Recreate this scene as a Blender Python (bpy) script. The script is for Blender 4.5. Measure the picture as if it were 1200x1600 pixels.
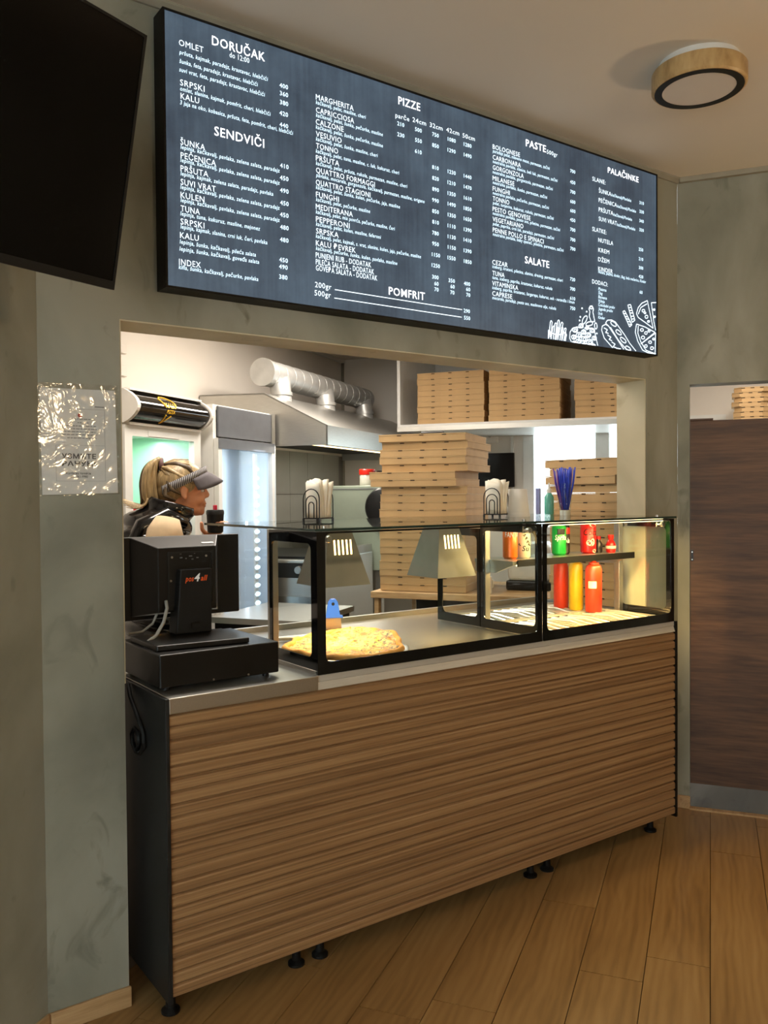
import bpy, math, random
from mathutils import Vector, Matrix
random.seed(7)
for _o in list(bpy.data.objects):
    bpy.data.objects.remove(_o, do_unlink=True)
S = bpy.context.scene
COL = S.collection

# ------------------------------------------------------------------ camera
YAW, PITCH, ROLL = 0.6211, -0.0209, -0.0082
CAM = Vector((-0.194, -2.3708, 1.45))
fw = Vector((math.sin(YAW)*math.cos(PITCH), math.cos(YAW)*math.cos(PITCH), math.sin(PITCH)))
rt = Vector((math.cos(YAW), -math.sin(YAW), 0))
up = rt.cross(fw)
r2 = rt*math.cos(ROLL) + up*math.sin(ROLL)
u2 = -rt*math.sin(ROLL) + up*math.cos(ROLL)
cd = bpy.data.cameras.new('camera')
cam = bpy.data.objects.new('camera', cd)
COL.objects.link(cam)
cd.sensor_fit = 'HORIZONTAL'; cd.sensor_width = 36.0; cd.lens = 36.0*1325/1200
cd.clip_start = 0.05; cd.clip_end = 100
cam.matrix_world = Matrix(((r2.x, u2.x, -fw.x, CAM.x), (r2.y, u2.y, -fw.y, CAM.y), (r2.z, u2.z, -fw.z, CAM.z), (0, 0, 0, 1)))
S.camera = cam

# ------------------------------------------------------------------ kitchen axes: the counter wall cuts the corner of the room
TH = 0.5821
CT, ST = math.cos(TH), math.sin(TH)
def K(a, b, z=0.0):
    return (a*CT - b*ST, a*ST + b*CT, z)

# ------------------------------------------------------------------ world and lights
W = bpy.data.worlds.new('sky'); S.world = W; W.use_nodes = True
W.node_tree.nodes['Background'].inputs[0].default_value = (0.85, 0.945, 1.0, 1)
W.node_tree.nodes['Background'].inputs[1].default_value = 5.5
S.view_settings.view_transform = 'Standard'; S.view_settings.look = 'None'
S.view_settings.exposure = 0.18; S.view_settings.gamma = 1.0
S.view_settings.use_curve_mapping = False
S.cycles.transparent_max_bounces = 32; S.cycles.max_bounces = 7; S.cycles.diffuse_bounces = 4; S.cycles.glossy_bounces = 4
S.cycles.adaptive_threshold = 0.03; S.cycles.caustics_reflective = False; S.cycles.caustics_refractive = False

def area(name, loc, size, power, color, aim=(0, 0, -1), size_y=None, spread=None):
    d = bpy.data.lights.new(name, 'AREA'); d.energy = power; d.color = color; d.size = size
    if size_y: d.shape = 'RECTANGLE'; d.size_y = size_y
    if spread: d.spread = spread
    o = bpy.data.objects.new(name, d); COL.objects.link(o); o.location = loc
    o.rotation_euler = Vector(aim).to_track_quat('-Z', 'Y').to_euler()
    return o
# kitchen ceiling light panels (fixtures are built below), lit ceiling lamps of the dining room behind the camera
KLIGHT = [(1.40, .0), (3.05, .12), (3.9, -2.2)]
KPOW = [23, 33, 20]
for (_a, _b), _p in zip(KLIGHT, KPOW):
    _l = area('kitchen_panel_light', K(_a, _b, 2.575), 1.1, _p, (1.0, 0.90, 0.79), size_y=0.28)
    _l.rotation_euler[2] = TH
# warm globe pendants of the dining room, outside the picture
DLAMP = [(1.75, -3.0, 2.05), (-.9, -3.4, 2.05)]
DPOW = [19, 42]
for (_a, _b, _z), _p in zip(DLAMP, DPOW):
    _d = bpy.data.lights.new('pendant_light', 'POINT'); _d.energy = _p; _d.color = (1.0, 0.70, 0.40); _d.shadow_soft_size = .06
    _o = bpy.data.objects.new('pendant_light', _d); COL.objects.link(_o); _o.location = K(_a, _b, _z-.10)
# daylight through the shop window at the far left end of the dining room
area('shop_window_light', K(-3.93, -1.7, 1.4), 2.4, 10, (0.86, 0.96, 1.0), aim=(CT, ST, 0.02), size_y=2.1)

# ------------------------------------------------------------------ helpers
def lin(c):
    c = c/255.0
    return c/12.92 if c <= 0.04045 else ((c+0.055)/1.055)**2.4
def rgb(r, g, b):
    return (lin(r), lin(g), lin(b), 1.0)

class MB:
    def __init__(s): s.v = []; s.f = []
    def add(s, vs, fs):
        n = len(s.v); s.v += [tuple(p) for p in vs]; s.f += [tuple(i+n for i in q) for q in fs]; return s
    def hexa(s, p):   # bottom 4 ccw, top 4 ccw
        return s.add(p, [(3,2,1,0),(4,5,6,7),(0,1,5,4),(1,2,6,5),(2,3,7,6),(3,0,4,7)])
    def box(s, x0, x1, y0, y1, z0, z1):
        return s.hexa([(x0,y0,z0),(x1,y0,z0),(x1,y1,z0),(x0,y1,z0),(x0,y0,z1),(x1,y0,z1),(x1,y1,z1),(x0,y1,z1)])
    def prism(s, poly, axis, lo, hi):   # poly is ccw seen from +axis
        n = len(poly)
        def pt(p, h):
            return {'x': (h, p[0], p[1]), 'y': (p[0], h, p[1]), 'z': (p[0], p[1], h)}[axis]
        vs = [pt(p, lo) for p in poly] + [pt(p, hi) for p in poly]
        fs = [tuple(range(n-1, -1, -1)), tuple(range(n, 2*n))] + [(i, (i+1) % n, n+(i+1) % n, n+i) for i in range(n)]
        return s.add(vs, fs)
    def lathe(s, prof, n=16, c=(0, 0, 0), axis='z', cap=True):
        vs = []; fs = []; m = len(prof)
        for r, h in prof:
            for k in range(n):
                t = 2*math.pi*k/n; a, b = r*math.cos(t), r*math.sin(t)
                q = {'z': (a, b, h), 'x': (h, a, b), 'y': (b, h, a)}[axis]
                vs.append((q[0]+c[0], q[1]+c[1], q[2]+c[2]))
        for i in range(m-1):
            for k in range(n):
                fs.append((i*n+k, i*n+(k+1) % n, (i+1)*n+(k+1) % n, (i+1)*n+k))
        if cap:
            fs.append(tuple(range(n-1, -1, -1))); fs.append(tuple((m-1)*n+k for k in range(n)))
        return s.add(vs, fs)
    def tube(s, pts, r, n=8, closed=False):
        P = [Vector(p) for p in pts]; m = len(P)
        rr = r if isinstance(r, (list, tuple)) else [r]*m
        vs = []; fs = []; ref = None
        for i in range(m):
            if closed: t = P[(i+1) % m]-P[i-1]
            else: t = P[min(i+1, m-1)]-P[max(i-1, 0)]
            t.normalize()
            if ref is None:
                ref = Vector((0, 0, 1)) if abs(t.z) < .9 else Vector((1, 0, 0))
            e = (ref - t*ref.dot(t)).normalized(); g = t.cross(e); ref = e
            for k in range(n):
                a = 2*math.pi*k/n
                vs.append(P[i] + (e*math.cos(a) + g*math.sin(a))*rr[i])
        for i in range(m if closed else m-1):
            j = (i+1) % m
            for k in range(n):
                fs.append((i*n+k, i*n+(k+1) % n, j*n+(k+1) % n, j*n+k))
        if not closed:
            fs.append(tuple(range(n-1, -1, -1))); fs.append(tuple((m-1)*n+k for k in range(n)))
        return s.add(vs, fs)
    def ell(s, c, r, nu=20, nv=12, R=None):
        vs = []; fs = []
        for i in range(nv+1):
            ph = math.pi*i/nv
            for k in range(nu):
                t = 2*math.pi*k/nu
                p = Vector((r[0]*math.sin(ph)*math.cos(t), r[1]*math.sin(ph)*math.sin(t), -r[2]*math.cos(ph)))
                if R: p = R @ p
                vs.append((p.x+c[0], p.y+c[1], p.z+c[2]))
        for i in range(nv):
            for k in range(nu):
                fs.append((i*nu+k, i*nu+(k+1) % nu, (i+1)*nu+(k+1) % nu, (i+1)*nu+k))
        return s.add(vs, fs)
    def cap(s, p, q, r0, r1, n=14):     # capsule with taper
        p = Vector(p); q = Vector(q); d = (q-p).normalized(); pts = []; rr = []
        for i in range(5):
            a = math.pi/2*i/4*0.98+0.02; pts.append(p - d*r0*math.cos(a)); rr.append(max(r0*math.sin(a), .0004))
        for i in range(1, 4): pts.append(p.lerp(q, i/4)); rr.append(r0+(r1-r0)*i/4)
        for i in range(5):
            a = math.pi/2*(4-i)/4*0.98+0.02; pts.append(q + d*r1*math.cos(a)); rr.append(max(r1*math.sin(a), .0004))
        return s.tube(pts, rr, n)
    def frame(s, plane, c, h0, h1, k0, k1, bl, br, bb, bt, rad, t):
        """plate with a rounded window: plane 'y' -> (h=x, k=z), plane 'x' -> (h=y, k=z); t = thickness"""
        ih0, ih1, ik0, ik1 = h0+bl, h1-br, k0+bb, k1-bt
        inner = []; outer = []
        for (cx, cz, ox, oz, a0) in [(ih1-rad, ik0+rad, h1, k0, -90), (ih1-rad, ik1-rad, h1, k1, 0), (ih0+rad, ik1-rad, h0, k1, 90), (ih0+rad, ik0+rad, h0, k0, 180)]:
            for i in range(7):
                a = math.radians(a0+15*i); inner.append((cx+rad*math.cos(a), cz+rad*math.sin(a)))
                if i == 0: outer.append({-90: (cx, k0), 0: (h1, cz), 90: (cx, k1), 180: (h0, cz)}[a0])
                elif i == 6: outer.append({-90: (h1, cz), 0: (cx, k1), 90: (h0, cz), 180: (cx, k0)}[a0])
                else: outer.append((ox, oz))
        n = len(inner)
        def pt(p, d): return (p[0], c+d, p[1]) if plane == 'y' else (c+d, p[0], p[1])
        vs = [pt(p, 0) for p in inner]+[pt(p, 0) for p in outer]+[pt(p, t) for p in inner]+[pt(p, t) for p in outer]
        fs = []
        for i in range(n):
            j = (i+1) % n
            fs += [(i, j, n+j, n+i), (2*n+i, 3*n+i, 3*n+j, 2*n+j), (i, 2*n+i, 2*n+j, j), (n+i, n+j, 3*n+j, 3*n+i)]
        return s.add(vs, fs)
    def mesh(s, name):
        me = bpy.data.meshes.new(name); me.from_pydata(s.v, [], s.f); me.update(); return me
    def build(s, name, mat, parent=None, smooth=False, bevel=0, fix=True, loc=None, rot=None, seg=2):
        me = s.mesh(name)
        if fix:
            import bmesh
            bm = bmesh.new(); bm.from_mesh(me)
            bmesh.ops.remove_doubles(bm, verts=bm.verts, dist=1e-6)
            bmesh.ops.dissolve_degenerate(bm, edges=bm.edges, dist=1e-7)
            bmesh.ops.recalc_face_normals(bm, faces=bm.faces); bm.to_mesh(me); bm.free()
        me.materials.append(mat)
        return obj(name, me, parent, smooth, bevel, loc, rot, seg)

def obj(name, me, parent=None, smooth=False, bevel=0, loc=None, rot=None, seg=2):
    o = bpy.data.objects.new(name, me); COL.objects.link(o)
    if parent: o.parent = parent
    if loc: o.location = loc
    if rot: o.rotation_euler = rot
    if smooth:
        me.polygons.foreach_set('use_smooth', [True]*len(me.polygons))
        if smooth == 'auto':
            try: me.set_sharp_from_angle(angle=math.radians(35))
            except Exception: pass
    if bevel:
        m = o.modifiers.new('bevel', 'BEVEL'); m.width = bevel; m.segments = seg; m.limit_method = 'ANGLE'; m.angle_limit = math.radians(40)
    return o
def tag(o, label, cat, group=None):
    o['label'] = label; o['category'] = cat
    if group: o['group'] = group
    return o
def thing(name, label, cat, loc=(0, 0, 0), rz=0.0, group=None):
    o = bpy.data.objects.new(name, None); COL.objects.link(o); o.empty_display_size = .05
    o.location = loc; o.rotation_euler = (0, 0, rz)
    return tag(o, label, cat, group)
def struct(o): o['kind'] = 'structure'; return o
def copy_tree(o, parent=None):
    c = o.copy(); COL.objects.link(c)
    if parent: c.parent = parent
    for ch in list(o.children): copy_tree(ch, c)
    return c
def one(*a): return MB().box(*a)

# ------------------------------------------------------------------ materials
def newmat(name):
    m = bpy.data.materials.new(name); m.use_nodes = True
    nt = m.node_tree; b = nt.nodes['Principled BSDF']; return m, nt, b
def N(nt, t, **kw):
    n = nt.nodes.new(t)
    for k, v in kw.items(): setattr(n, k, v)
    return n
def plain(name, col, rough=.5, metal=0.0, var=.06, scale=18, bump=0.0, coat=0.0, spec=.5, stretch=None, emit=None, es=0.0):
    m, nt, b = newmat(name); L = nt.links
    tc = N(nt, 'ShaderNodeTexCoord'); mp = N(nt, 'ShaderNodeMapping'); no = N(nt, 'ShaderNodeTexNoise')
    if stretch: mp.inputs['Scale'].default_value = stretch
    no.inputs['Scale'].default_value = scale; no.inputs['Detail'].default_value = 4
    L.new(tc.outputs['Object'], mp.inputs[0]); L.new(mp.outputs[0], no.inputs['Vector'])
    cr = N(nt, 'ShaderNodeValToRGB')
    cr.color_ramp.elements[0].position = .3; cr.color_ramp.elements[1].position = .7
    cr.color_ramp.elements[0].color = (col[0]*(1-var), col[1]*(1-var), col[2]*(1-var), 1)
    cr.color_ramp.elements[1].color = (min(1, col[0]*(1+var)), min(1, col[1]*(1+var)), min(1, col[2]*(1+var)), 1)
    L.new(no.outputs[0], cr.inputs[0]); L.new(cr.outputs[0], b.inputs['Base Color'])
    b.inputs['Roughness'].default_value = rough; b.inputs['Metallic'].default_value = metal
    b.inputs['Specular IOR Level'].default_value = spec; b.inputs['Coat Weight'].default_value = coat
    if bump:
        bp = N(nt, 'ShaderNodeBump'); bp.inputs['Strength'].default_value = bump; bp.inputs['Distance'].default_value = .004
        L.new(no.outputs[0], bp.inputs['Height']); L.new(bp.outputs[0], b.inputs['Normal'])
    if emit:
        b.inputs['Emission Color'].default_value = emit; b.inputs['Emission Strength'].default_value = es
    return m
def glow(name, col, s):
    m, nt, b = newmat(name)
    b.inputs['Base Color'].default_value = (.02, .02, .02, 1); b.inputs['Roughness'].default_value = .4
    b.inputs['Emission Color'].default_value = col; b.inputs['Emission Strength'].default_value = s
    return m
def wood(name, dark, mid, light, grain=(1.2, 22, 22), rough=.45, wave=0.0, dist=.8, seed_by_obj=True, bump=.08, coat=0.0, fine=3.0):
    m, nt, b = newmat(name); L = nt.links
    tc = N(nt, 'ShaderNodeTexCoord'); oi = N(nt, 'ShaderNodeObjectInfo')
    ad = N(nt, 'ShaderNodeVectorMath', operation='ADD'); ml = N(nt, 'ShaderNodeVectorMath', operation='SCALE')
    ml.inputs[0].default_value = (17.3, 9.1, 5.7)
    if seed_by_obj: L.new(oi.outputs['Random'], ml.inputs['Scale'])
    else: ml.inputs['Scale'].default_value = .3
    L.new(tc.outputs['Object'], ad.inputs[0]); L.new(ml.outputs[0], ad.inputs[1])
    mp = N(nt, 'ShaderNodeMapping'); mp.inputs['Scale'].default_value = grain; L.new(ad.outputs[0], mp.inputs[0])
    n1 = N(nt, 'ShaderNodeTexNoise'); n1.inputs['Scale'].default_value = 1.6; n1.inputs['Detail'].default_value = 6; n1.inputs['Distortion'].default_value = dist
    L.new(mp.outputs[0], n1.inputs['Vector'])
    mp2 = N(nt, 'ShaderNodeMapping'); mp2.inputs['Scale'].default_value = tuple(g*fine*(.35 if i == 0 else 1) for i, g in enumerate(grain)); L.new(ad.outputs[0], mp2.inputs[0])
    n2 = N(nt, 'ShaderNodeTexNoise'); n2.inputs['Scale'].default_value = 3.0; n2.inputs['Detail'].default_value = 3; L.new(mp2.outputs[0], n2.inputs['Vector'])
    mx = N(nt, 'ShaderNodeMix'); mx.inputs[0].default_value = .4; L.new(n1.outputs[0], mx.inputs[2]); L.new(n2.outputs[0], mx.inputs[3])
    src = mx.outputs[0]
    if wave:
        wv = N(nt, 'ShaderNodeTexWave', wave_type='BANDS', bands_direction='Y'); wv.inputs['Scale'].default_value = 5; wv.inputs['Distortion'].default_value = 14; wv.inputs['Detail'].default_value = 3; wv.inputs['Detail Scale'].default_value = .55
        mp3 = N(nt, 'ShaderNodeMapping'); mp3.inputs['Scale'].default_value = (.55, 2.2, 1); L.new(ad.outputs[0], mp3.inputs[0]); L.new(mp3.outputs[0], wv.inputs['Vector'])
        m2 = N(nt, 'ShaderNodeMix'); m2.inputs[0].default_value = wave; L.new(src, m2.inputs[2]); L.new(wv.outputs['Fac'], m2.inputs[3]); src = m2.outputs[0]
    cr = N(nt, 'ShaderNodeValToRGB'); e = cr.color_ramp.elements
    e[0].position = .32; e[0].color = dark; e[1].position = .68; e[1].color = light
    k = e.new(.5); k.color = mid
    L.new(src, cr.inputs[0]); L.new(cr.outputs[0], b.inputs['Base Color'])
    b.inputs['Roughness'].default_value = rough; b.inputs['Coat Weight'].default_value = coat
    bp = N(nt, 'ShaderNodeBump'); bp.inputs['Strength'].default_value = bump; bp.inputs['Distance'].default_value = .002
    L.new(src, bp.inputs['Height']); L.new(bp.outputs[0], b.inputs['Normal'])
    return m
def concrete(name, c0, c1, c2, rough=.75):
    m, nt, b = newmat(name); L = nt.links
    tc = N(nt, 'ShaderNodeTexCoord')
    mp = N(nt, 'ShaderNodeMapping'); mp.inputs['Scale'].default_value = (1, 1, .6); L.new(tc.outputs['Object'], mp.inputs[0])
    n1 = N(nt, 'ShaderNodeTexNoise'); n1.inputs['Scale'].default_value = 2.3; n1.inputs['Detail'].default_value = 7; n1.inputs['Distortion'].default_value = .5
    n2 = N(nt, 'ShaderNodeTexNoise'); n2.inputs['Scale'].default_value = 9; n2.inputs['Detail'].default_value = 5; n2.inputs['Distortion'].default_value = 1.2
    L.new(mp.outputs[0], n1.inputs['Vector']); L.new(mp.outputs[0], n2.inputs['Vector'])
    cr = N(nt, 'ShaderNodeValToRGB'); e = cr.color_ramp.elements
    e[0].position = .33; e[0].color = c0; e[1].position = .66; e[1].color = c2; k = e.new(.5); k.color = c1
    L.new(n1.outputs[0], cr.inputs[0])
    r2_ = N(nt, 'ShaderNodeValToRGB'); r2_.color_ramp.elements[0].position = .62; r2_.color_ramp.elements[1].position = .74
    L.new(n2.outputs[0], r2_.inputs[0])
    mx = N(nt, 'ShaderNodeMix', data_type='RGBA'); mx.inputs[7].default_value = c0
    mu = N(nt, 'ShaderNodeMath', operation='MULTIPLY'); mu.inputs[1].default_value = .8
    L.new(r2_.outputs[0], mu.inputs[0]); L.new(mu.outputs[0], mx.inputs[0]); L.new(cr.outputs[0], mx.inputs[6])
    L.new(mx.outputs[2], b.inputs['Base Color']); b.inputs['Roughness'].default_value = rough
    bp = N(nt, 'ShaderNodeBump'); bp.inputs['Strength'].default_value = .12; bp.inputs['Distance'].default_value = .006
    L.new(n2.outputs[0], bp.inputs['Height']); L.new(bp.outputs[0], b.inputs['Normal'])
    return m
def glass(name, tint=(.93, .97, .95, 1), f0=.04, rough=0.0, bump=0.0):
    """thin clear sheet: see-through with a mirror film that grows at grazing angles (Schlick), same from both sides"""
    m = bpy.data.materials.new(name); m.use_nodes = True; nt = m.node_tree; nt.nodes.clear(); L = nt.links
    o = N(nt, 'ShaderNodeOutputMaterial'); t = N(nt, 'ShaderNodeBsdfTransparent'); g = N(nt, 'ShaderNodeBsdfGlossy'); x = N(nt, 'ShaderNodeMixShader')
    f = N(nt, 'ShaderNodeLayerWeight'); pw = N(nt, 'ShaderNodeMath', operation='POWER'); ma = N(nt, 'ShaderNodeMath', operation='MULTIPLY_ADD')
    f.inputs[0].default_value = .5; pw.inputs[1].default_value = 5.0; ma.inputs[1].default_value = 1-f0; ma.inputs[2].default_value = f0
    L.new(f.outputs['Facing'], pw.inputs[0]); L.new(pw.outputs[0], ma.inputs[0]); L.new(ma.outputs[0], x.inputs[0])
    t.inputs[0].default_value = tint; g.inputs['Roughness'].default_value = rough
    L.new(t.outputs[0], x.inputs[1]); L.new(g.outputs[0], x.inputs[2]); L.new(x.outputs[0], o.inputs[0])
    if bump:
        tc = N(nt, 'ShaderNodeTexCoord'); no = N(nt, 'ShaderNodeTexNoise'); no.inputs['Scale'].default_value = 15; no.inputs['Distortion'].default_value = 1.8
        bp = N(nt, 'ShaderNodeBump'); bp.inputs['Strength'].default_value = bump; bp.inputs['Distance'].default_value = .01
        L.new(tc.outputs['Object'], no.inputs['Vector']); L.new(no.outputs[0], bp.inputs['Height']); L.new(bp.outputs[0], g.inputs['Normal'])
    return m

M = {}
M['concrete'] = concrete('microcement', rgb(108,107,93), rgb(136,135,121), rgb(156,154,140))
M['reveal'] = concrete('reveal_lit_tone', rgb(176,164,134), rgb(198,186,156), rgb(212,202,174))  # wall finish made paler, with warm light on the reveals painted in
M['kwall'] = plain('kitchen_paint', rgb(222,214,203), .7, var=.03, scale=3)
M['ceiling'] = plain('ceiling_paint', rgb(226,216,200), .85, var=.02, scale=2)
M['trim'] = plain('cornice_paint', rgb(150,145,130), .7)
M['basewood'] = wood('baseboard_oak', rgb(150,116,78), rgb(176,142,100), rgb(192,160,118), (2, 20, 20))
M['plank'] = wood('floor_oak', rgb(122,92,54), rgb(148,114,70), rgb(162,129,84), (.8, 5, 5), rough=.36, wave=.10, bump=.03)
M['gap'] = plain('floor_gap', rgb(46,30,16), .8)
M['slat'] = wood('slat_oak', rgb(106,78,50), rgb(142,108,72), rgb(166,132,92), (.5, 42, 42), rough=.5, bump=.03, fine=1.8, dist=.15)
M['darkwood'] = wood('dark_laminate', rgb(56,36,23), rgb(82,56,37), rgb(104,74,50), (7, 1.0, 13), rough=.58, seed_by_obj=False, bump=.04)
M['tablewood'] = wood('table_beech', rgb(168,128,86), rgb(196,158,112), rgb(212,178,134), (9, 1.5, 9))
M['lampwood'] = wood('lamp_wood', rgb(160,128,82), rgb(188,156,106), rgb(202,172,124), (10, 10, 3))
M['stone'] = concrete('grey_marble', rgb(72,70,66), rgb(98,95,90), rgb(140,137,131), .3)
M['black'] = plain('black_satin', rgb(13,13,13), .38, var=.1, spec=.35)
M['blackmatt'] = plain('black_matt', rgb(12,12,12), .6, var=.1, spec=.3)
M['blackgloss'] = plain('black_gloss', rgb(10,10,11), .08, var=.1, coat=.3)
M['tvscreen'] = plain('tv_screen', rgb(7,7,8), .14, var=.05, spec=.25)
M['charcoal'] = plain('charcoal_panel', rgb(28,29,29), .5, var=.08, spec=.3)
M['steel'] = plain('brushed_steel', rgb(176,174,168), .32, 1.0, var=.07, scale=30, stretch=(1, 18, 18))
M['steelmatt'] = plain('satin_steel', rgb(186,184,178), .42, 1.0, var=.05, scale=20, stretch=(14, 1, 14))
M['alu'] = plain('aluminium_strip', rgb(186,181,170), .45, .25, var=.05, scale=20, stretch=(1, 12, 12))
M['duct'] = plain('galvanised_duct', rgb(196,196,193), .42, .6, var=.10, scale=12)
M['whiteplastic'] = plain('white_plastic', rgb(226,222,214), .4, var=.03)
M['whitemetal'] = plain('white_enamel', rgb(220,219,214), .35, var=.03)
M['greyheader'] = plain('grey_header', rgb(84,86,90), .4, var=.08)
M['kraft'] = plain('kraft_card', rgb(184,150,104), .8, var=.08, scale=9, bump=.05)
M['kraftlid'] = plain('kraft_card_lid', rgb(190,157,111), .8, var=.07, scale=9)
M['slot'] = plain('slot_shadow', rgb(42,28,16), .9)
M['paper'] = plain('white_paper', rgb(214,214,210), .75, var=.03, scale=8)
M['napkin'] = plain('napkin_tissue', rgb(238,230,212), .9, var=.04, scale=30, bump=.1)
M['glass'] = glass('clear_glass', (.96, .985, .975, 1), .03)
M['glasstop'] = glass('glass_top', (.93, .97, .95, 1), .05)
M['glassedge'] = plain('glass_edge', rgb(40,58,52), .15, var=.1)
M['frosted'] = glass('fridge_glass', (.97, .99, .99, 1), .03, .05)
M['sleeve'] = glass('plastic_sleeve', (.98, .98, .98, 1), .05, .12, bump=.42)
M['lampsteel'] = plain('lamp_steel', rgb(138,136,130), .45, .9, var=.06, scale=20)
M['tile'] = plain('grey_tile', rgb(150,150,142), .25, var=.05, scale=4)
M['grout'] = plain('tile_grout', rgb(112,110,104), .9)
M['oven'] = plain('pale_green_enamel', rgb(150,160,144), .4, var=.03)
M['red'] = plain('red_plastic', rgb(206,34,20), .35, var=.05)
M['redsauce'] = plain('ketchup_bottle', rgb(216,58,24), .35, var=.04)
M['yellow'] = plain('mustard_bottle', rgb(236,186,20), .35, var=.04)
M['blue'] = plain('blue_plastic', rgb(34,92,220), .4, var=.06)
M['bluestraw'] = plain('blue_straw', rgb(24,60,196), .35, var=.1)
M['purplestraw'] = plain('purple_straw', rgb(110,60,150), .35, var=.1)
M['teal'] = plain('teal_liquid', rgb(96,176,158), .25, var=.1)
M['orange'] = plain('orange_can', rgb(240,112,16), .3, var=.05, metal=.2)
M['green'] = plain('green_can', rgb(20,160,60), .3, var=.08, metal=.2)
M['cola'] = plain('red_can', rgb(206,28,22), .3, var=.06, metal=.2)
M['cream'] = plain('cream_can', rgb(232,222,190), .35, var=.05)
M['canblack'] = plain('black_can', rgb(24,20,20), .3, var=.1, metal=.2)
M['can_end'] = plain('can_end', rgb(200,200,200), .3, 1.0)
M['white'] = plain('white_print', rgb(245,245,245), .5, var=.0)
M['orangeprint'] = plain('orange_print', rgb(230,86,22), .5, var=.0)
M['goldprint'] = plain('gold_print', rgb(240,190,50), .5, var=.0)
M['ink'] = plain('black_ink', rgb(30,30,32), .7, var=.0)
M['inkred'] = plain('red_ink', rgb(170,50,52), .7, var=.0)
M['inkgrey'] = plain('grey_ink', rgb(110,112,112), .7, var=.0)
M['mint'] = plain('mint_liner', rgb(170,216,190), .6, var=.03)
M['coolwhite'] = plain('cooler_liner', rgb(206,216,226), .6, var=.03)
M['cable'] = plain('grey_cable', rgb(150,150,145), .5)
M['led'] = glow('led_cool', (.55, .80, 1.0, 1), 4.0)
M['panel_led'] = glow('kitchen_led', (1, .93, .84, 1), 3.0)
M['warmglow'] = glow('heat_element', (1.0, .62, .22, 1), 7.0)
M['ledwarm'] = glow('warm_led', (1.0, .74, .36, 1), 4.0)

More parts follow.
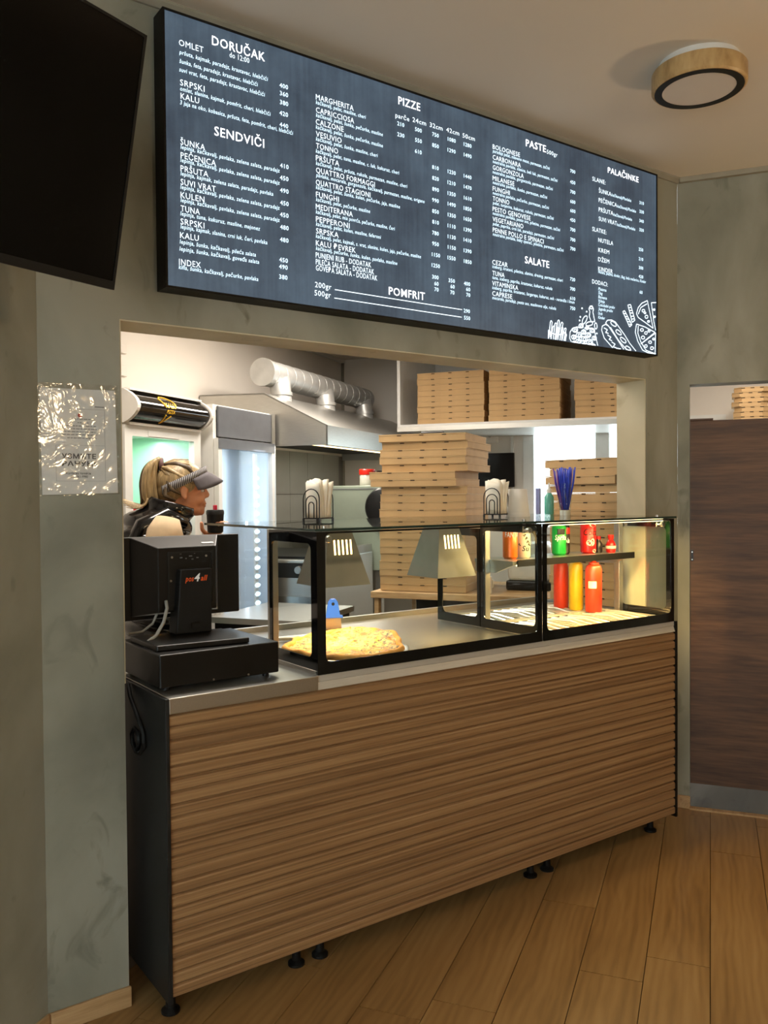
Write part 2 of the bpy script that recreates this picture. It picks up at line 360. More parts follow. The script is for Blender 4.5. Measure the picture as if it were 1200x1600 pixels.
# ------------------------------------------------------------------ menu lettering in board coordinates (metres): style, text, left, baseline, width
MENU = {
 'DORUČAK': [
  ('H','DORUČAK',0.1485,0.7185,0.171),
  ('S','do 12:00',0.2035,0.6985,0.0639),
  ('I','OMLET',0.0475,0.6865,0.0741),
  ('D','pršuta, kajmak, paradajz, krastavac, hlebčići',0.0485,0.6625,0.2804),
  ('D','šunka, feta, paradajz, krastavac, hlebčići',0.0485,0.6375,0.2464),
  ('D','suvi vrat, feta, paradajz, krastavac, hlebčići',0.0475,0.6135,0.2707),
  ('I','SRPSKI',0.0495,0.5755,0.0739),
  ('D','omlet, slanina, kajmak, pomfrit, cheri, hlebčići',0.0495,0.5605,0.2875),
  ('I','KALU',0.0505,0.5375,0.056),
  ('D','3 jaja na oko, kobasica, pršuta, feta, pomfrit, cheri, hlebčići',0.0485,0.5215,0.3655),
  ('P','400',0.3835,0.6625,0),
  ('P','360',0.3835,0.6385,0),
  ('P','380',0.3835,0.6115,0),
  ('P','420',0.3825,0.5785,0),
  ('P','440',0.3825,0.5435,0),
 ],
 'SENDVIČI': [
  ('H','SENDVIČI',0.1525,0.4595,0.1616),
  ('I','ŠUNKA',0.0485,0.4085,0.0743),
  ('D','lepinja, kačkavalj, pavlaka, zelena salata, paradajz',0.0485,0.3965,0.3178),
  ('P','410',0.3825,0.4195,0),
  ('I','PEČENICA',0.0485,0.3705,0.1078),
  ('D','lepinja, kačkavalj, pavlaka, zelena salata, paradajz',0.0475,0.3595,0.3183),
  ('P','450',0.3815,0.3825,0),
  ('I','PRŠUTA',0.0475,0.3335,0.0845),
  ('D','lepinja, kajmak, zelena salata, paradajz, pavlaka',0.0475,0.3215,0.2955),
  ('P','490',0.3815,0.3445,0),
  ('I','SUVI VRAT',0.0475,0.2955,0.1069),
  ('D','lepinja, kačkavalj, pavlaka, zelena salata, paradajz',0.0465,0.2835,0.3184),
  ('P','450',0.3815,0.3065,0),
  ('I','KULEN',0.0465,0.2585,0.0721),
  ('D','lepinja, kačkavalj, pavlaka, zelena salata, paradajz',0.0465,0.2465,0.318),
  ('P','450',0.3805,0.2705,0),
  ('I','TUNA',0.0465,0.2205,0.0575),
  ('D','lepinja, tuna, kukuruz, masline, majonez',0.0455,0.2085,0.2515),
  ('P','480',0.3805,0.2325,0),
  ('I','SRPSKI',0.0455,0.1835,0.0721),
  ('D','lepinja, kajmak, slanina, crni luk, čeri, pavlaka',0.0455,0.1715,0.2754),
  ('P','480',0.3795,0.1945,0),
  ('I','KALU',0.0435,0.1445,0.0565),
  ('D','lepinja, šunka, kačkavalj, pileća salata',0.0425,0.1285,0.2396),
  ('D','lepinja, šunka, kačkavalj, goveđa salata',0.0415,0.1085,0.251),
  ('P','450',0.3765,0.1325,0),
  ('P','490',0.3755,0.1115,0),
  ('I','INDEX',0.0395,0.0685,0.0655),
  ('D','kifla, šunka, kačkavalj, pečurke, pavlaka',0.0385,0.0565,0.2506),
  ('P','380',0.3745,0.0805,0),
 ],
 'PIZZE': [
  ('H','PIZZE',0.8205,0.7215,0.0923),
  ('S','parče',0.8075,0.6745,0.0581),
  ('S','24cm',0.8795,0.6775,0.0587),
  ('S','32cm',0.9545,0.6785,0.057),
  ('S','42cm',1.0285,0.6795,0.0592),
  ('S','50cm',1.1035,0.6775,0.0581),
  ('I','MARGHERITA',0.4975,0.6525,0.1417),
  ('D','kačkavalj, pelat, masline, cheri',0.4975,0.6385,0.1892),
  ('I','CAPRICCIOSA',0.4975,0.6125,0.1431),
  ('D','kačkavalj, pelat, šunka, pečurke, masline',0.4975,0.5985,0.2574),
  ('I','CALZONE',0.4965,0.5755,0.1037),
  ('D','kačkavalj, pelat, šunka, pečurke, masline',0.4965,0.5615,0.2581),
  ('I','VESUVIO',0.4965,0.5375,0.0954),
  ('D','kačkavalj, pelat, šunka, masline, cheri',0.4965,0.5245,0.2369),
  ('I','TONNO',0.4965,0.5005,0.0816),
  ('D','kačkavalj, pelat, tuna, masline, c. luk, kukuruz, cheri',0.4955,0.4865,0.3257),
  ('I','PRŠUTA',0.4955,0.4625,0.0865),
  ('D','kačkavalj, pelat, pršuta, rukola, parmezan, masline, cheri',0.4955,0.4485,0.3598),
  ('I','QUATTRO FORMAGGI',0.4955,0.4245,0.2253),
  ('D','pavlaka, mocarela, gorgonzola, kačkavalj, parmezan, masline, origano',0.4955,0.4115,0.4339),
  ('I','QUATTRO STAGIONI',0.4945,0.3865,0.208),
  ('D','kačkavalj, pelat, šunka, kulen, pečurke, jaja, masline',0.4945,0.3735,0.329),
  ('I','FUNGHI',0.4945,0.3485,0.085),
  ('D','kačkavalj, pelat, pečurke, masline',0.4945,0.3355,0.2062),
  ('I','MEDITERANA',0.4935,0.3105,0.1389),
  ('D','kačkavalj, pelat, mix povrća, pečurke, masline, čeri',0.4935,0.2965,0.3078),
  ('I','PEPPERONI',0.4935,0.2715,0.1261),
  ('D','kačkavalj, pelat, kulen, masline, feferoni',0.4935,0.2585,0.2502),
  ('I','SRPSKA',0.4935,0.2345,0.0835),
  ('D','kačkavalj, pelat, kajmak, s. vrat, slanina, kulen, jaja, pečurke, masline',0.4925,0.2205,0.4191),
  ('I','KALU ĐEVREK',0.4925,0.1965,0.1499),
  ('D','kačkavalj, pečurke, šunka, kulen, pavlaka, masline',0.4925,0.1825,0.3177),
  ('I','PUNJENI RUB - DODATAK',0.4915,0.1585,0.2118),
  ('I','PILEĆA SALATA - DODATAK',0.4915,0.1375,0.2231),
  ('I','GOVEĐA SALATA - DODATAK',0.4915,0.1185,0.2358),
  ('P','210',0.8295,0.6565,0),
  ('P','230',0.8295,0.6205,0),
  ('P','500',0.9045,0.6555,0),
  ('P','550',0.9045,0.6195,0),
  ('P','610',0.9035,0.5815,0),
  ('P','750',0.9795,0.6565,0),
  ('P','850',0.9795,0.6195,0),
  ('P','810',0.9785,0.5435,0),
  ('P','820',0.9785,0.5065,0),
  ('P','890',0.9785,0.4685,0),
  ('P','990',0.9775,0.4305,0),
  ('P','850',0.9775,0.3925,0),
  ('P','810',0.9775,0.3555,0),
  ('P','780',0.9765,0.3175,0),
  ('P','950',0.9765,0.2805,0),
  ('P','1150',0.9765,0.2425,0),
  ('P','1250',0.9755,0.2055,0),
  ('P','1080',1.0515,0.6565,0),
  ('P','1290',1.0505,0.6185,0),
  ('P','1230',1.0505,0.5435,0),
  ('P','1210',1.0495,0.5055,0),
  ('P','1350',1.0495,0.4675,0),
  ('P','1490',1.0495,0.4305,0),
  ('P','1350',1.0495,0.3925,0),
  ('P','1110',1.0485,0.3545,0),
  ('P','1130',1.0485,0.3165,0),
  ('P','1150',1.0485,0.2795,0),
  ('P','1550',1.0475,0.2425,0),
  ('P','1280',1.1255,0.6555,0),
  ('P','1490',1.1255,0.6185,0),
  ('P','1440',1.1245,0.5435,0),
  ('P','1470',1.1245,0.5055,0),
  ('P','1610',1.1245,0.4665,0),
  ('P','1850',1.1235,0.4295,0),
  ('P','1650',1.1235,0.3925,0),
  ('P','1390',1.1235,0.3545,0),
  ('P','1410',1.1225,0.3175,0),
  ('P','1390',1.1225,0.2795,0),
  ('P','1850',1.1225,0.2415,0),
  ('P','300',0.9745,0.1655,0),
  ('P','350',1.0485,0.1635,0),
  ('P','400',1.1205,0.1625,0),
  ('P','60',0.9795,0.1435,0),
  ('P','60',1.0525,0.1435,0),
  ('P','60',1.1255,0.1435,0),
  ('P','70',0.9795,0.1235,0),
  ('P','70',1.0515,0.1225,0),
  ('P','70',1.1255,0.1235,0),
 ],
 'POMFRIT': [
  ('H','POMFRIT',0.7745,0.0795,0.1533),
  ('I','200gr',0.4875,0.0655,0.0605),
  ('I','500gr',0.4855,0.0395,0.0604),
  ('P','290',1.1185,0.0655,0),
  ('P','550',1.1195,0.0405,0),
  ('R','',0.5615,0.0665,0.5345),
  ('R','',0.5595,0.0395,0.5348),
 ],
 'PASTE': [
  ('H','PASTE',1.4185,0.7195,0.1075),
  ('S','500gr',1.5305,0.7165,0.0592),
  ('I','BOLOGNESE',1.2485,0.6705,0.1381),
  ('D','paradajz pelat, mleveno meso, parmezan, začini',1.2485,0.6575,0.2974),
  ('I','CARBONARA',1.2485,0.6325,0.142),
  ('D','neutralna pavlaka, slanina, beli luk, parmezan, začini',1.2485,0.6195,0.3407),
  ('I','GORGONZOLA',1.2485,0.5955,0.1568),
  ('D','neutralna pavlaka, gorgonzola, parmezan, začini',1.2475,0.5815,0.3147),
  ('I','MILANESE',1.2475,0.5565,0.1093),
  ('D','neutralna pavlaka, šunka, parmezan, začini',1.2475,0.5435,0.2836),
  ('I','FUNGHI',1.2475,0.5185,0.0853),
  ('D','neutralna pavlaka, pečurke, parmezan, začini',1.2475,0.5055,0.2931),
  ('I','TONNO',1.2475,0.4825,0.0826),
  ('D','pelat, tunjevina, kukuruz, rukola, parmezan, začini',1.2475,0.4695,0.3194),
  ('I','PESTO GENOVESE',1.2465,0.4445,0.1941),
  ('D','neutralna pavlaka, pesto sos, piletina, parmezan, začini',1.2465,0.4315,0.356),
  ('I','VEGETARIANO',1.2465,0.4075,0.1559),
  ('D','pelat, paprika, crni luk, paradajz, parmezan, začini',1.2465,0.3935,0.3218),
  ('I','PENNE POLLO E SPINACI',1.2465,0.3685,0.2643),
  ('D','neutralna pavlaka, baby spanać, piletina, parmezan, začini',1.2465,0.3555,0.3755),
  ('P','700',1.6755,0.6795,0),
  ('P','450',1.6755,0.6365,0),
  ('P','700',1.6755,0.5985,0),
  ('P','600',1.6755,0.5605,0),
  ('P','600',1.6755,0.5245,0),
  ('P','450',1.6745,0.4885,0),
  ('P','700',1.6745,0.4505,0),
  ('P','700',1.6745,0.4115,0),
  ('P','700',1.6745,0.3755,0),
 ],
 'PALAČINKE': [
  ('H','PALAČINKE',1.8865,0.7195,0.1957),
  ('I','SLANE:',1.7915,0.6675,0.08),
  ('I','ŠUNKA',1.8305,0.6275,0.0756),
  ('D','kačkavalj/Pavlaka',1.9085,0.6285,0.1251),
  ('P','310',2.1025,0.6375,0),
  ('I','PEČENICA',1.8295,0.5895,0.1126),
  ('D','kačkavalj/Pavlaka',1.9445,0.5895,0.1204),
  ('P','330',2.1025,0.6005,0),
  ('I','PRŠUTA',1.8295,0.5515,0.0893),
  ('D','kačkavalj/Pavlaka',1.9205,0.5505,0.1181),
  ('P','340',2.1015,0.5615,0),
  ('I','SUVI VRAT',1.8295,0.5145,0.1113),
  ('D','kačkavalj/Pavlaka',1.9425,0.5135,0.1169),
  ('P','330',2.1015,0.5235,0),
  ('I','SLATKE:',1.7905,0.4665,0.0851),
  ('I','NUTELA',1.8265,0.4285,0.0915),
  ('I','KREM',1.8265,0.3885,0.0668),
  ('I','DŽEM',1.8255,0.3505,0.0677),
  ('I','KINDER',1.8255,0.3125,0.0888),
  ('D','Nutela, plazma, kinder, šlag, bela mešavina, Kinder',1.8255,0.3025,0.3051),
  ('P','250',2.0975,0.4405,0),
  ('P','210',2.0975,0.4005,0),
  ('P','300',2.0975,0.3635,0),
  ('P','420',2.0975,0.3265,0),
  ('P','60',2.0975,0.2605,0),
  ('I','DODACI:',1.7885,0.2555,0.0947),
  ('D','Plazma',1.8255,0.2335,0.0492),
  ('D','Šlag',1.8255,0.2175,0.0259),
  ('D','Banana',1.8255,0.2015,0.0522),
  ('D','Višnja',1.8255,0.1855,0.0384),
  ('D','Čokoladni preliv',1.8255,0.1695,0.1022),
  ('D','Jagoda preliv',1.8255,0.1535,0.0893),
  ('D','Orah',1.8245,0.1345,0.0255),
  ('D','Kinder',1.8245,0.1185,0.0412),
 ],
 'SALATE': [
  ('H','SALATE',1.4105,0.2805,0.1302),
  ('I','CEZAR',1.2435,0.2505,0.0771),
  ('D','iceberg, krutoni, piletina, slanina, dresing, parmezan, cheri',1.2435,0.2375,0.3733),
  ('P','720',1.6725,0.2555,0),
  ('I','TUNA',1.2435,0.2105,0.0604),
  ('D','tuna, iceberg, paprika, krastavac, kukuruz, rukola',1.2435,0.1975,0.3137),
  ('P','700',1.6725,0.2175,0),
  ('I','VITAMINSKA',1.2425,0.1735,0.1312),
  ('D','iceberg, paprika, krastavac, šargarepa, kukuruz, sok - narandža i limun',1.2425,0.1605,0.4405),
  ('P','610',1.6725,0.1805,0),
  ('I','CAPRESE',1.2425,0.1365,0.1001),
  ('D','mocarela, paradajz, pesto sos, maslinovo ulje, rukola',1.2425,0.1235,0.3352),
  ('P','750',1.6725,0.1415,0),
 ],
}
ART = [
 [(1.536,-0.001),(1.546,0.074),(1.55,0.08),(1.556,0.075),(1.548,0.001)],
 [(1.55,-0.004),(1.56,0.057),(1.565,0.061),(1.569,0.058),(1.562,-0.003)],
 [(1.562,-0.004),(1.571,0.07),(1.577,0.074),(1.581,0.07),(1.573,-0.004)],
 [(1.575,-0.004),(1.587,0.082),(1.593,0.087),(1.597,0.084),(1.587,-0.004)],
 [(1.587,-0.004),(1.605,0.074),(1.611,0.081),(1.617,0.076),(1.599,-0.004)],
 [(1.599,-0.004),(1.609,0.058),(1.613,0.062),(1.617,0.059),(1.609,-0.003)],
 [(1.611,-0.004),(1.625,0.056),(1.631,0.06),(1.635,0.057),(1.621,-0.003)],
 [(1.538,0.015),(1.536,0.038),(1.54,0.043),(1.544,0.038),(1.546,0.015)],
 [(1.571,-0.002),(1.581,0.054),(1.585,0.059),(1.589,0.056),(1.579,-0.001)],
 [(1.621,-0.004),(1.631,0.033),(1.635,0.037),(1.637,0.033),(1.627,-0.003)],
 [(1.534,-0.004),(1.536,0.042),(1.55,0.032),(1.581,0.028),(1.611,0.033),(1.633,0.044),(1.631,-0.004)],
 [(1.665,-0.004),(1.655,0.022),(1.657,0.046),(1.671,0.062),(1.698,0.071),(1.716,0.069)],
 [(1.821,-0.004),(1.812,0.035),(1.8,0.07),(1.788,0.076),(1.74,0.071)],
 [(1.702,0.059),(1.7,0.056),(1.696,0.051),(1.69,0.05),(1.683,0.049),(1.677,0.05),(1.673,0.052),(1.671,0.057),(1.673,0.06),(1.677,0.065),(1.683,0.067),(1.69,0.068),(1.696,0.067),(1.7,0.064),(1.702,0.059)],
 [(1.696,0.059),(1.694,0.056),(1.69,0.052),(1.685,0.052),(1.681,0.053),(1.681,0.057),(1.681,0.059),(1.685,0.061),(1.69,0.061),(1.694,0.06),(1.696,0.059)],
 [(1.726,0.042),(1.724,0.037),(1.72,0.034),(1.714,0.03),(1.706,0.029),(1.7,0.032),(1.694,0.035),(1.692,0.038),(1.694,0.043),(1.7,0.048),(1.706,0.05),(1.714,0.051),(1.72,0.05),(1.724,0.046),(1.726,0.042)],
 [(1.72,0.041),(1.718,0.037),(1.714,0.035),(1.708,0.035),(1.704,0.035),(1.704,0.038),(1.704,0.042),(1.708,0.044),(1.714,0.044),(1.718,0.043),(1.72,0.041)],
 [(1.694,0.03),(1.692,0.026),(1.688,0.024),(1.683,0.021),(1.677,0.021),(1.671,0.021),(1.667,0.025),(1.665,0.028),(1.667,0.032),(1.671,0.035),(1.677,0.037),(1.683,0.037),(1.688,0.036),(1.692,0.035),(1.694,0.03)],
 [(1.688,0.029),(1.688,0.026),(1.683,0.025),(1.679,0.025),(1.675,0.025),(1.675,0.028),(1.677,0.03),(1.679,0.033),(1.683,0.033),(1.688,0.032),(1.688,0.029)],
 [(1.758,0.029),(1.756,0.024),(1.75,0.019),(1.744,0.017),(1.736,0.017),(1.728,0.018),(1.724,0.021),(1.722,0.025),(1.724,0.03),(1.728,0.035),(1.736,0.037),(1.744,0.038),(1.75,0.036),(1.756,0.034),(1.758,0.029)],
 [(1.75,0.028),(1.748,0.025),(1.744,0.021),(1.738,0.021),(1.734,0.022),(1.732,0.025),(1.734,0.029),(1.738,0.032),(1.744,0.032),(1.748,0.03),(1.75,0.028)],
 [(1.722,0.015),(1.72,0.011),(1.716,0.007),(1.71,0.004),(1.702,0.004),(1.696,0.005),(1.692,0.009),(1.692,0.013),(1.692,0.017),(1.696,0.021),(1.704,0.022),(1.71,0.024),(1.716,0.022),(1.72,0.019),(1.722,0.015)],
 [(1.716,0.013),(1.714,0.011),(1.71,0.009),(1.706,0.009),(1.702,0.009),(1.7,0.013),(1.702,0.015),(1.706,0.018),(1.71,0.018),(1.714,0.017),(1.716,0.013)],
 [(1.78,0.048),(1.778,0.043),(1.774,0.04),(1.768,0.036),(1.76,0.036),(1.754,0.037),(1.75,0.041),(1.748,0.044),(1.75,0.049),(1.754,0.052),(1.76,0.054),(1.768,0.056),(1.774,0.054),(1.778,0.051),(1.78,0.048)],
 [(1.774,0.045),(1.772,0.043),(1.768,0.041),(1.762,0.041),(1.758,0.042),(1.758,0.044),(1.76,0.048),(1.762,0.05),(1.768,0.05),(1.772,0.049),(1.774,0.045)],
 [(1.802,0.069),(1.802,0.065),(1.798,0.06),(1.792,0.059),(1.784,0.058),(1.778,0.059),(1.774,0.061),(1.774,0.066),(1.774,0.069),(1.778,0.072),(1.784,0.074),(1.792,0.075),(1.798,0.074),(1.802,0.071),(1.802,0.069)],
 [(1.798,0.067),(1.796,0.064),(1.792,0.061),(1.788,0.061),(1.784,0.062),(1.782,0.066),(1.784,0.068),(1.788,0.07),(1.792,0.07),(1.796,0.07),(1.798,0.067)],
 [(1.79,0.021),(1.788,0.015),(1.784,0.011),(1.776,0.007),(1.768,0.007),(1.762,0.009),(1.756,0.011),(1.754,0.017),(1.756,0.021),(1.762,0.025),(1.768,0.029),(1.776,0.029),(1.784,0.028),(1.788,0.025),(1.79,0.021)],
 [(1.784,0.018),(1.782,0.015),(1.778,0.013),(1.772,0.013),(1.766,0.013),(1.766,0.017),(1.766,0.021),(1.772,0.022),(1.778,0.024),(1.782,0.021),(1.784,0.018)],
 [(1.813,0.038),(1.812,0.035),(1.808,0.032),(1.804,0.029),(1.798,0.029),(1.792,0.03),(1.788,0.033),(1.786,0.035),(1.788,0.04),(1.792,0.043),(1.798,0.044),(1.804,0.045),(1.808,0.044),(1.812,0.042),(1.813,0.038)],
 [(1.808,0.037),(1.808,0.035),(1.804,0.033),(1.8,0.033),(1.796,0.034),(1.796,0.035),(1.796,0.038),(1.8,0.041),(1.804,0.041),(1.808,0.04),(1.808,0.037)],
 [(1.75,0.057),(1.75,0.052),(1.746,0.05),(1.74,0.046),(1.734,0.046),(1.728,0.048),(1.724,0.05),(1.722,0.053),(1.724,0.058),(1.728,0.06),(1.734,0.064),(1.74,0.064),(1.746,0.062),(1.75,0.06),(1.75,0.057)],
 [(1.746,0.056),(1.744,0.052),(1.74,0.051),(1.736,0.051),(1.732,0.051),(1.732,0.053),(1.732,0.057),(1.736,0.059),(1.74,0.059),(1.744,0.058),(1.746,0.056)],
 [(1.696,0.006),(1.694,0.004),(1.69,0.001),(1.685,-0.002),(1.679,-0.003),(1.675,-0.002),(1.671,0.001),(1.669,0.004),(1.671,0.007),(1.675,0.011),(1.679,0.013),(1.685,0.013),(1.69,0.013),(1.694,0.011),(1.696,0.006)],
 [(1.692,0.005),(1.69,0.004),(1.687,0.002),(1.683,0.001),(1.679,0.003),(1.679,0.004),(1.679,0.006),(1.683,0.009),(1.687,0.009),(1.69,0.007),(1.692,0.005)],
 [(1.754,0.004),(1.752,0.001),(1.748,-0.004),(1.742,-0.005),(1.736,-0.005),(1.73,-0.004),(1.726,-0.003),(1.724,0.002),(1.726,0.005),(1.73,0.009),(1.736,0.011),(1.742,0.011),(1.748,0.011),(1.752,0.007),(1.754,0.004)],
 [(1.748,0.003),(1.746,0.001),(1.744,-0.002),(1.738,-0.003),(1.736,-0.001),(1.734,0.002),(1.736,0.004),(1.738,0.006),(1.744,0.006),(1.746,0.005),(1.748,0.003)],
 [(1.808,0.005),(1.808,0.002),(1.802,-0.003),(1.798,-0.004),(1.79,-0.004),(1.784,-0.004),(1.78,-0.002),(1.78,0.003),(1.78,0.006),(1.784,0.011),(1.79,0.013),(1.798,0.013),(1.802,0.011),(1.808,0.009),(1.808,0.005)],
 [(1.802,0.004),(1.802,0.002),(1.798,-0.001),(1.794,-0.002),(1.79,0.001),(1.788,0.003),(1.79,0.005),(1.794,0.007),(1.798,0.007),(1.802,0.006),(1.802,0.004)],
 [(1.768,0.074),(1.768,0.071),(1.764,0.07),(1.76,0.068),(1.756,0.067),(1.75,0.068),(1.748,0.07),(1.746,0.072),(1.748,0.075),(1.75,0.077),(1.756,0.08),(1.76,0.081),(1.764,0.08),(1.768,0.077),(1.768,0.074)],
 [(1.764,0.073),(1.764,0.071),(1.762,0.07),(1.758,0.07),(1.756,0.07),(1.754,0.072),(1.756,0.074),(1.758,0.075),(1.762,0.076),(1.764,0.075),(1.764,0.073)],
 [(1.734,0.08),(1.734,0.075),(1.73,0.072),(1.724,0.07),(1.718,0.07),(1.714,0.07),(1.71,0.072),(1.708,0.076),(1.71,0.08),(1.714,0.084),(1.718,0.086),(1.724,0.086),(1.73,0.085),(1.734,0.083),(1.734,0.08)],
 [(1.73,0.077),(1.728,0.075),(1.726,0.073),(1.722,0.073),(1.718,0.074),(1.716,0.076),(1.718,0.079),(1.722,0.081),(1.726,0.082),(1.728,0.08),(1.73,0.077)],
 [(1.77,0.121),(1.774,0.141),(1.768,0.151),(1.776,0.163),(1.788,0.165),(1.796,0.154),(1.792,0.141),(1.804,0.104),(1.782,0.101),(1.77,0.121)],
 [(1.79,0.159),(1.79,0.157),(1.788,0.154),(1.784,0.153),(1.78,0.153),(1.776,0.153),(1.774,0.154),(1.774,0.157),(1.774,0.159),(1.776,0.16),(1.78,0.162),(1.784,0.162),(1.788,0.162),(1.79,0.161),(1.79,0.159)],
 [(1.79,0.098),(1.79,0.093),(1.786,0.089),(1.778,0.086),(1.768,0.083),(1.76,0.082),(1.752,0.082),(1.75,0.085),(1.75,0.088),(1.754,0.092),(1.762,0.097),(1.772,0.1),(1.78,0.101),(1.788,0.101),(1.79,0.098)],
 [(1.756,0.121),(1.758,0.119),(1.758,0.114),(1.754,0.105),(1.75,0.099),(1.742,0.091),(1.736,0.087),(1.73,0.086),(1.728,0.089),(1.728,0.095),(1.73,0.102),(1.736,0.111),(1.742,0.117),(1.75,0.121),(1.756,0.121)],
 [(1.81,0.075),(1.808,0.075),(1.804,0.079),(1.802,0.084),(1.802,0.088),(1.802,0.093),(1.806,0.098),(1.808,0.1),(1.812,0.099),(1.815,0.096),(1.817,0.091),(1.817,0.086),(1.817,0.081),(1.813,0.076),(1.81,0.075)],
 [(1.73,0.149),(1.73,0.147),(1.726,0.146),(1.724,0.148),(1.726,0.15),(1.73,0.15),(1.73,0.149)],
 [(1.758,0.139),(1.756,0.137),(1.754,0.136),(1.752,0.138),(1.754,0.14),(1.756,0.14),(1.758,0.139)],
 [(1.72,0.113),(1.718,0.111),(1.716,0.111),(1.714,0.113),(1.716,0.115),(1.718,0.115),(1.72,0.113)],
 [(1.716,0.098),(1.714,0.097),(1.712,0.096),(1.71,0.098),(1.712,0.1),(1.714,0.1),(1.716,0.098)],
 [(1.819,0.058),(1.817,0.056),(1.813,0.056),(1.812,0.057),(1.813,0.059),(1.817,0.059),(1.819,0.058)],
 [(1.913,-0.004),(1.861,0.043),(1.845,0.074),(1.849,0.091),(1.869,0.1),(1.887,0.096),(1.938,0.051),(1.984,-0.005)],
 [(1.887,0.096),(1.869,0.105),(1.881,0.118),(1.907,0.122),(1.931,0.116),(1.99,0.069),(2.022,0.038),(2.063,-0.006)],
 [(1.899,0.092),(1.95,0.043),(2.002,-0.005)],
 [(1.935,0.1),(1.929,0.098),(1.917,0.1),(1.907,0.104),(1.901,0.111),(1.903,0.116),(1.909,0.117),(1.921,0.116),(1.931,0.111),(1.937,0.103),(1.935,0.1)],
 [(1.968,0.067),(1.96,0.066),(1.95,0.068),(1.94,0.072),(1.933,0.079),(1.935,0.084),(1.942,0.086),(1.952,0.084),(1.962,0.079),(1.968,0.071),(1.968,0.067)],
 [(1.998,0.038),(1.99,0.036),(1.978,0.038),(1.968,0.044),(1.962,0.051),(1.962,0.056),(1.97,0.058),(1.982,0.054),(1.992,0.05),(1.998,0.043),(1.998,0.038)],
 [(2.03,0.005),(2.022,0.004),(2.011,0.006),(2.001,0.011),(1.994,0.018),(1.996,0.022),(2.002,0.025),(2.014,0.022),(2.025,0.017),(2.03,0.011),(2.03,0.005)],
 [(1.859,0.085),(1.881,0.079),(1.869,0.067),(1.887,0.065)],
 [(1.881,0.058),(1.903,0.051),(1.891,0.041),(1.909,0.037)],
 [(1.907,0.032),(1.929,0.025),(1.915,0.013),(1.935,0.011)],
 [(1.935,0.009),(1.958,0.003),(1.944,-0.009),(1.964,-0.011)],
 [(1.978,0.165),(1.99,0.17),(2.037,0.117),(2.022,0.106),(1.978,0.165)],
 [(2.011,0.196),(2.029,0.2),(2.057,0.138),(2.039,0.127),(2.011,0.196)],
 [(1.98,0.157),(2.001,0.159)],
 [(2.014,0.185),(2.034,0.189)],
 [(1.99,0.146),(2.01,0.147)],
 [(2.019,0.174),(2.038,0.177)],
 [(2.0,0.138),(2.018,0.137)],
 [(2.026,0.164),(2.045,0.167)],
 [(2.01,0.128),(2.027,0.127)],
 [(2.031,0.151),(2.05,0.154)],
 [(2.019,0.118),(2.037,0.116)],
 [(2.038,0.141),(2.054,0.143)],
 [(2.067,0.167),(2.079,0.194),(2.103,0.215),(2.14,0.231),(2.179,0.117),(2.123,0.137),(2.079,0.152),(2.067,0.167)],
 [(2.079,0.166),(2.096,0.196),(2.138,0.217)],
 [(2.2,0.23),(2.167,0.225),(2.183,0.149),(2.196,0.11)],
 [(2.067,0.123),(2.059,0.088),(2.075,0.052),(2.107,0.017),(2.143,-0.002),(2.196,-0.005)],
 [(2.067,0.123),(2.123,0.117),(2.192,0.101),(2.096,0.042)],
 [(2.096,0.042),(2.196,0.099),(2.192,0.006)],
 [(2.079,0.117),(2.076,0.086),(2.096,0.05),(2.131,0.018),(2.192,0.006)],
 [(2.123,0.185),(2.12,0.181),(2.114,0.179),(2.107,0.179),(2.103,0.183),(2.107,0.188),(2.114,0.19),(2.12,0.19),(2.123,0.185)],
 [(2.144,0.163),(2.142,0.158),(2.134,0.154),(2.127,0.155),(2.123,0.16),(2.127,0.165),(2.134,0.168),(2.142,0.167),(2.144,0.163)],
 [(2.131,0.177),(2.128,0.174),(2.123,0.173),(2.119,0.173),(2.116,0.176),(2.119,0.179),(2.123,0.181),(2.128,0.18),(2.131,0.177)],
 [(2.155,0.144),(2.154,0.141),(2.147,0.139),(2.142,0.14),(2.139,0.142),(2.142,0.145),(2.147,0.147),(2.154,0.147),(2.155,0.144)],
 [(2.114,0.103),(2.111,0.099),(2.103,0.096),(2.095,0.097),(2.092,0.101),(2.095,0.105),(2.103,0.108),(2.111,0.107),(2.114,0.103)],
 [(2.139,0.092),(2.136,0.088),(2.131,0.086),(2.123,0.087),(2.12,0.09),(2.123,0.095),(2.131,0.098),(2.138,0.097),(2.139,0.092)],
 [(2.122,0.071),(2.119,0.067),(2.11,0.064),(2.102,0.065),(2.098,0.07),(2.102,0.074),(2.11,0.077),(2.119,0.076),(2.122,0.071)],
 [(2.159,0.103),(2.156,0.1),(2.151,0.098),(2.144,0.099),(2.143,0.102),(2.144,0.105),(2.151,0.107),(2.156,0.106),(2.159,0.103)],
 [(2.168,0.057),(2.166,0.052),(2.158,0.05),(2.15,0.051),(2.147,0.054),(2.15,0.059),(2.158,0.061),(2.166,0.06),(2.168,0.057)],
 [(2.139,0.036),(2.136,0.033),(2.131,0.03),(2.123,0.032),(2.12,0.035),(2.123,0.04),(2.131,0.042),(2.136,0.041),(2.139,0.036)],
 [(2.183,0.033),(2.179,0.028),(2.171,0.025),(2.163,0.025),(2.16,0.03),(2.163,0.035),(2.171,0.037),(2.179,0.036),(2.183,0.033)],
 [(2.191,0.071),(2.188,0.069),(2.182,0.067),(2.175,0.068),(2.174,0.07),(2.175,0.073),(2.182,0.075),(2.188,0.075),(2.191,0.071)],
 [(2.192,0.199),(2.191,0.196),(2.186,0.194),(2.182,0.195),(2.179,0.197),(2.182,0.2),(2.186,0.201),(2.191,0.201),(2.192,0.199)],
 [(2.196,0.169),(2.193,0.166),(2.189,0.164),(2.184,0.165),(2.183,0.167),(2.184,0.17),(2.189,0.171),(2.193,0.171),(2.196,0.169)],
]

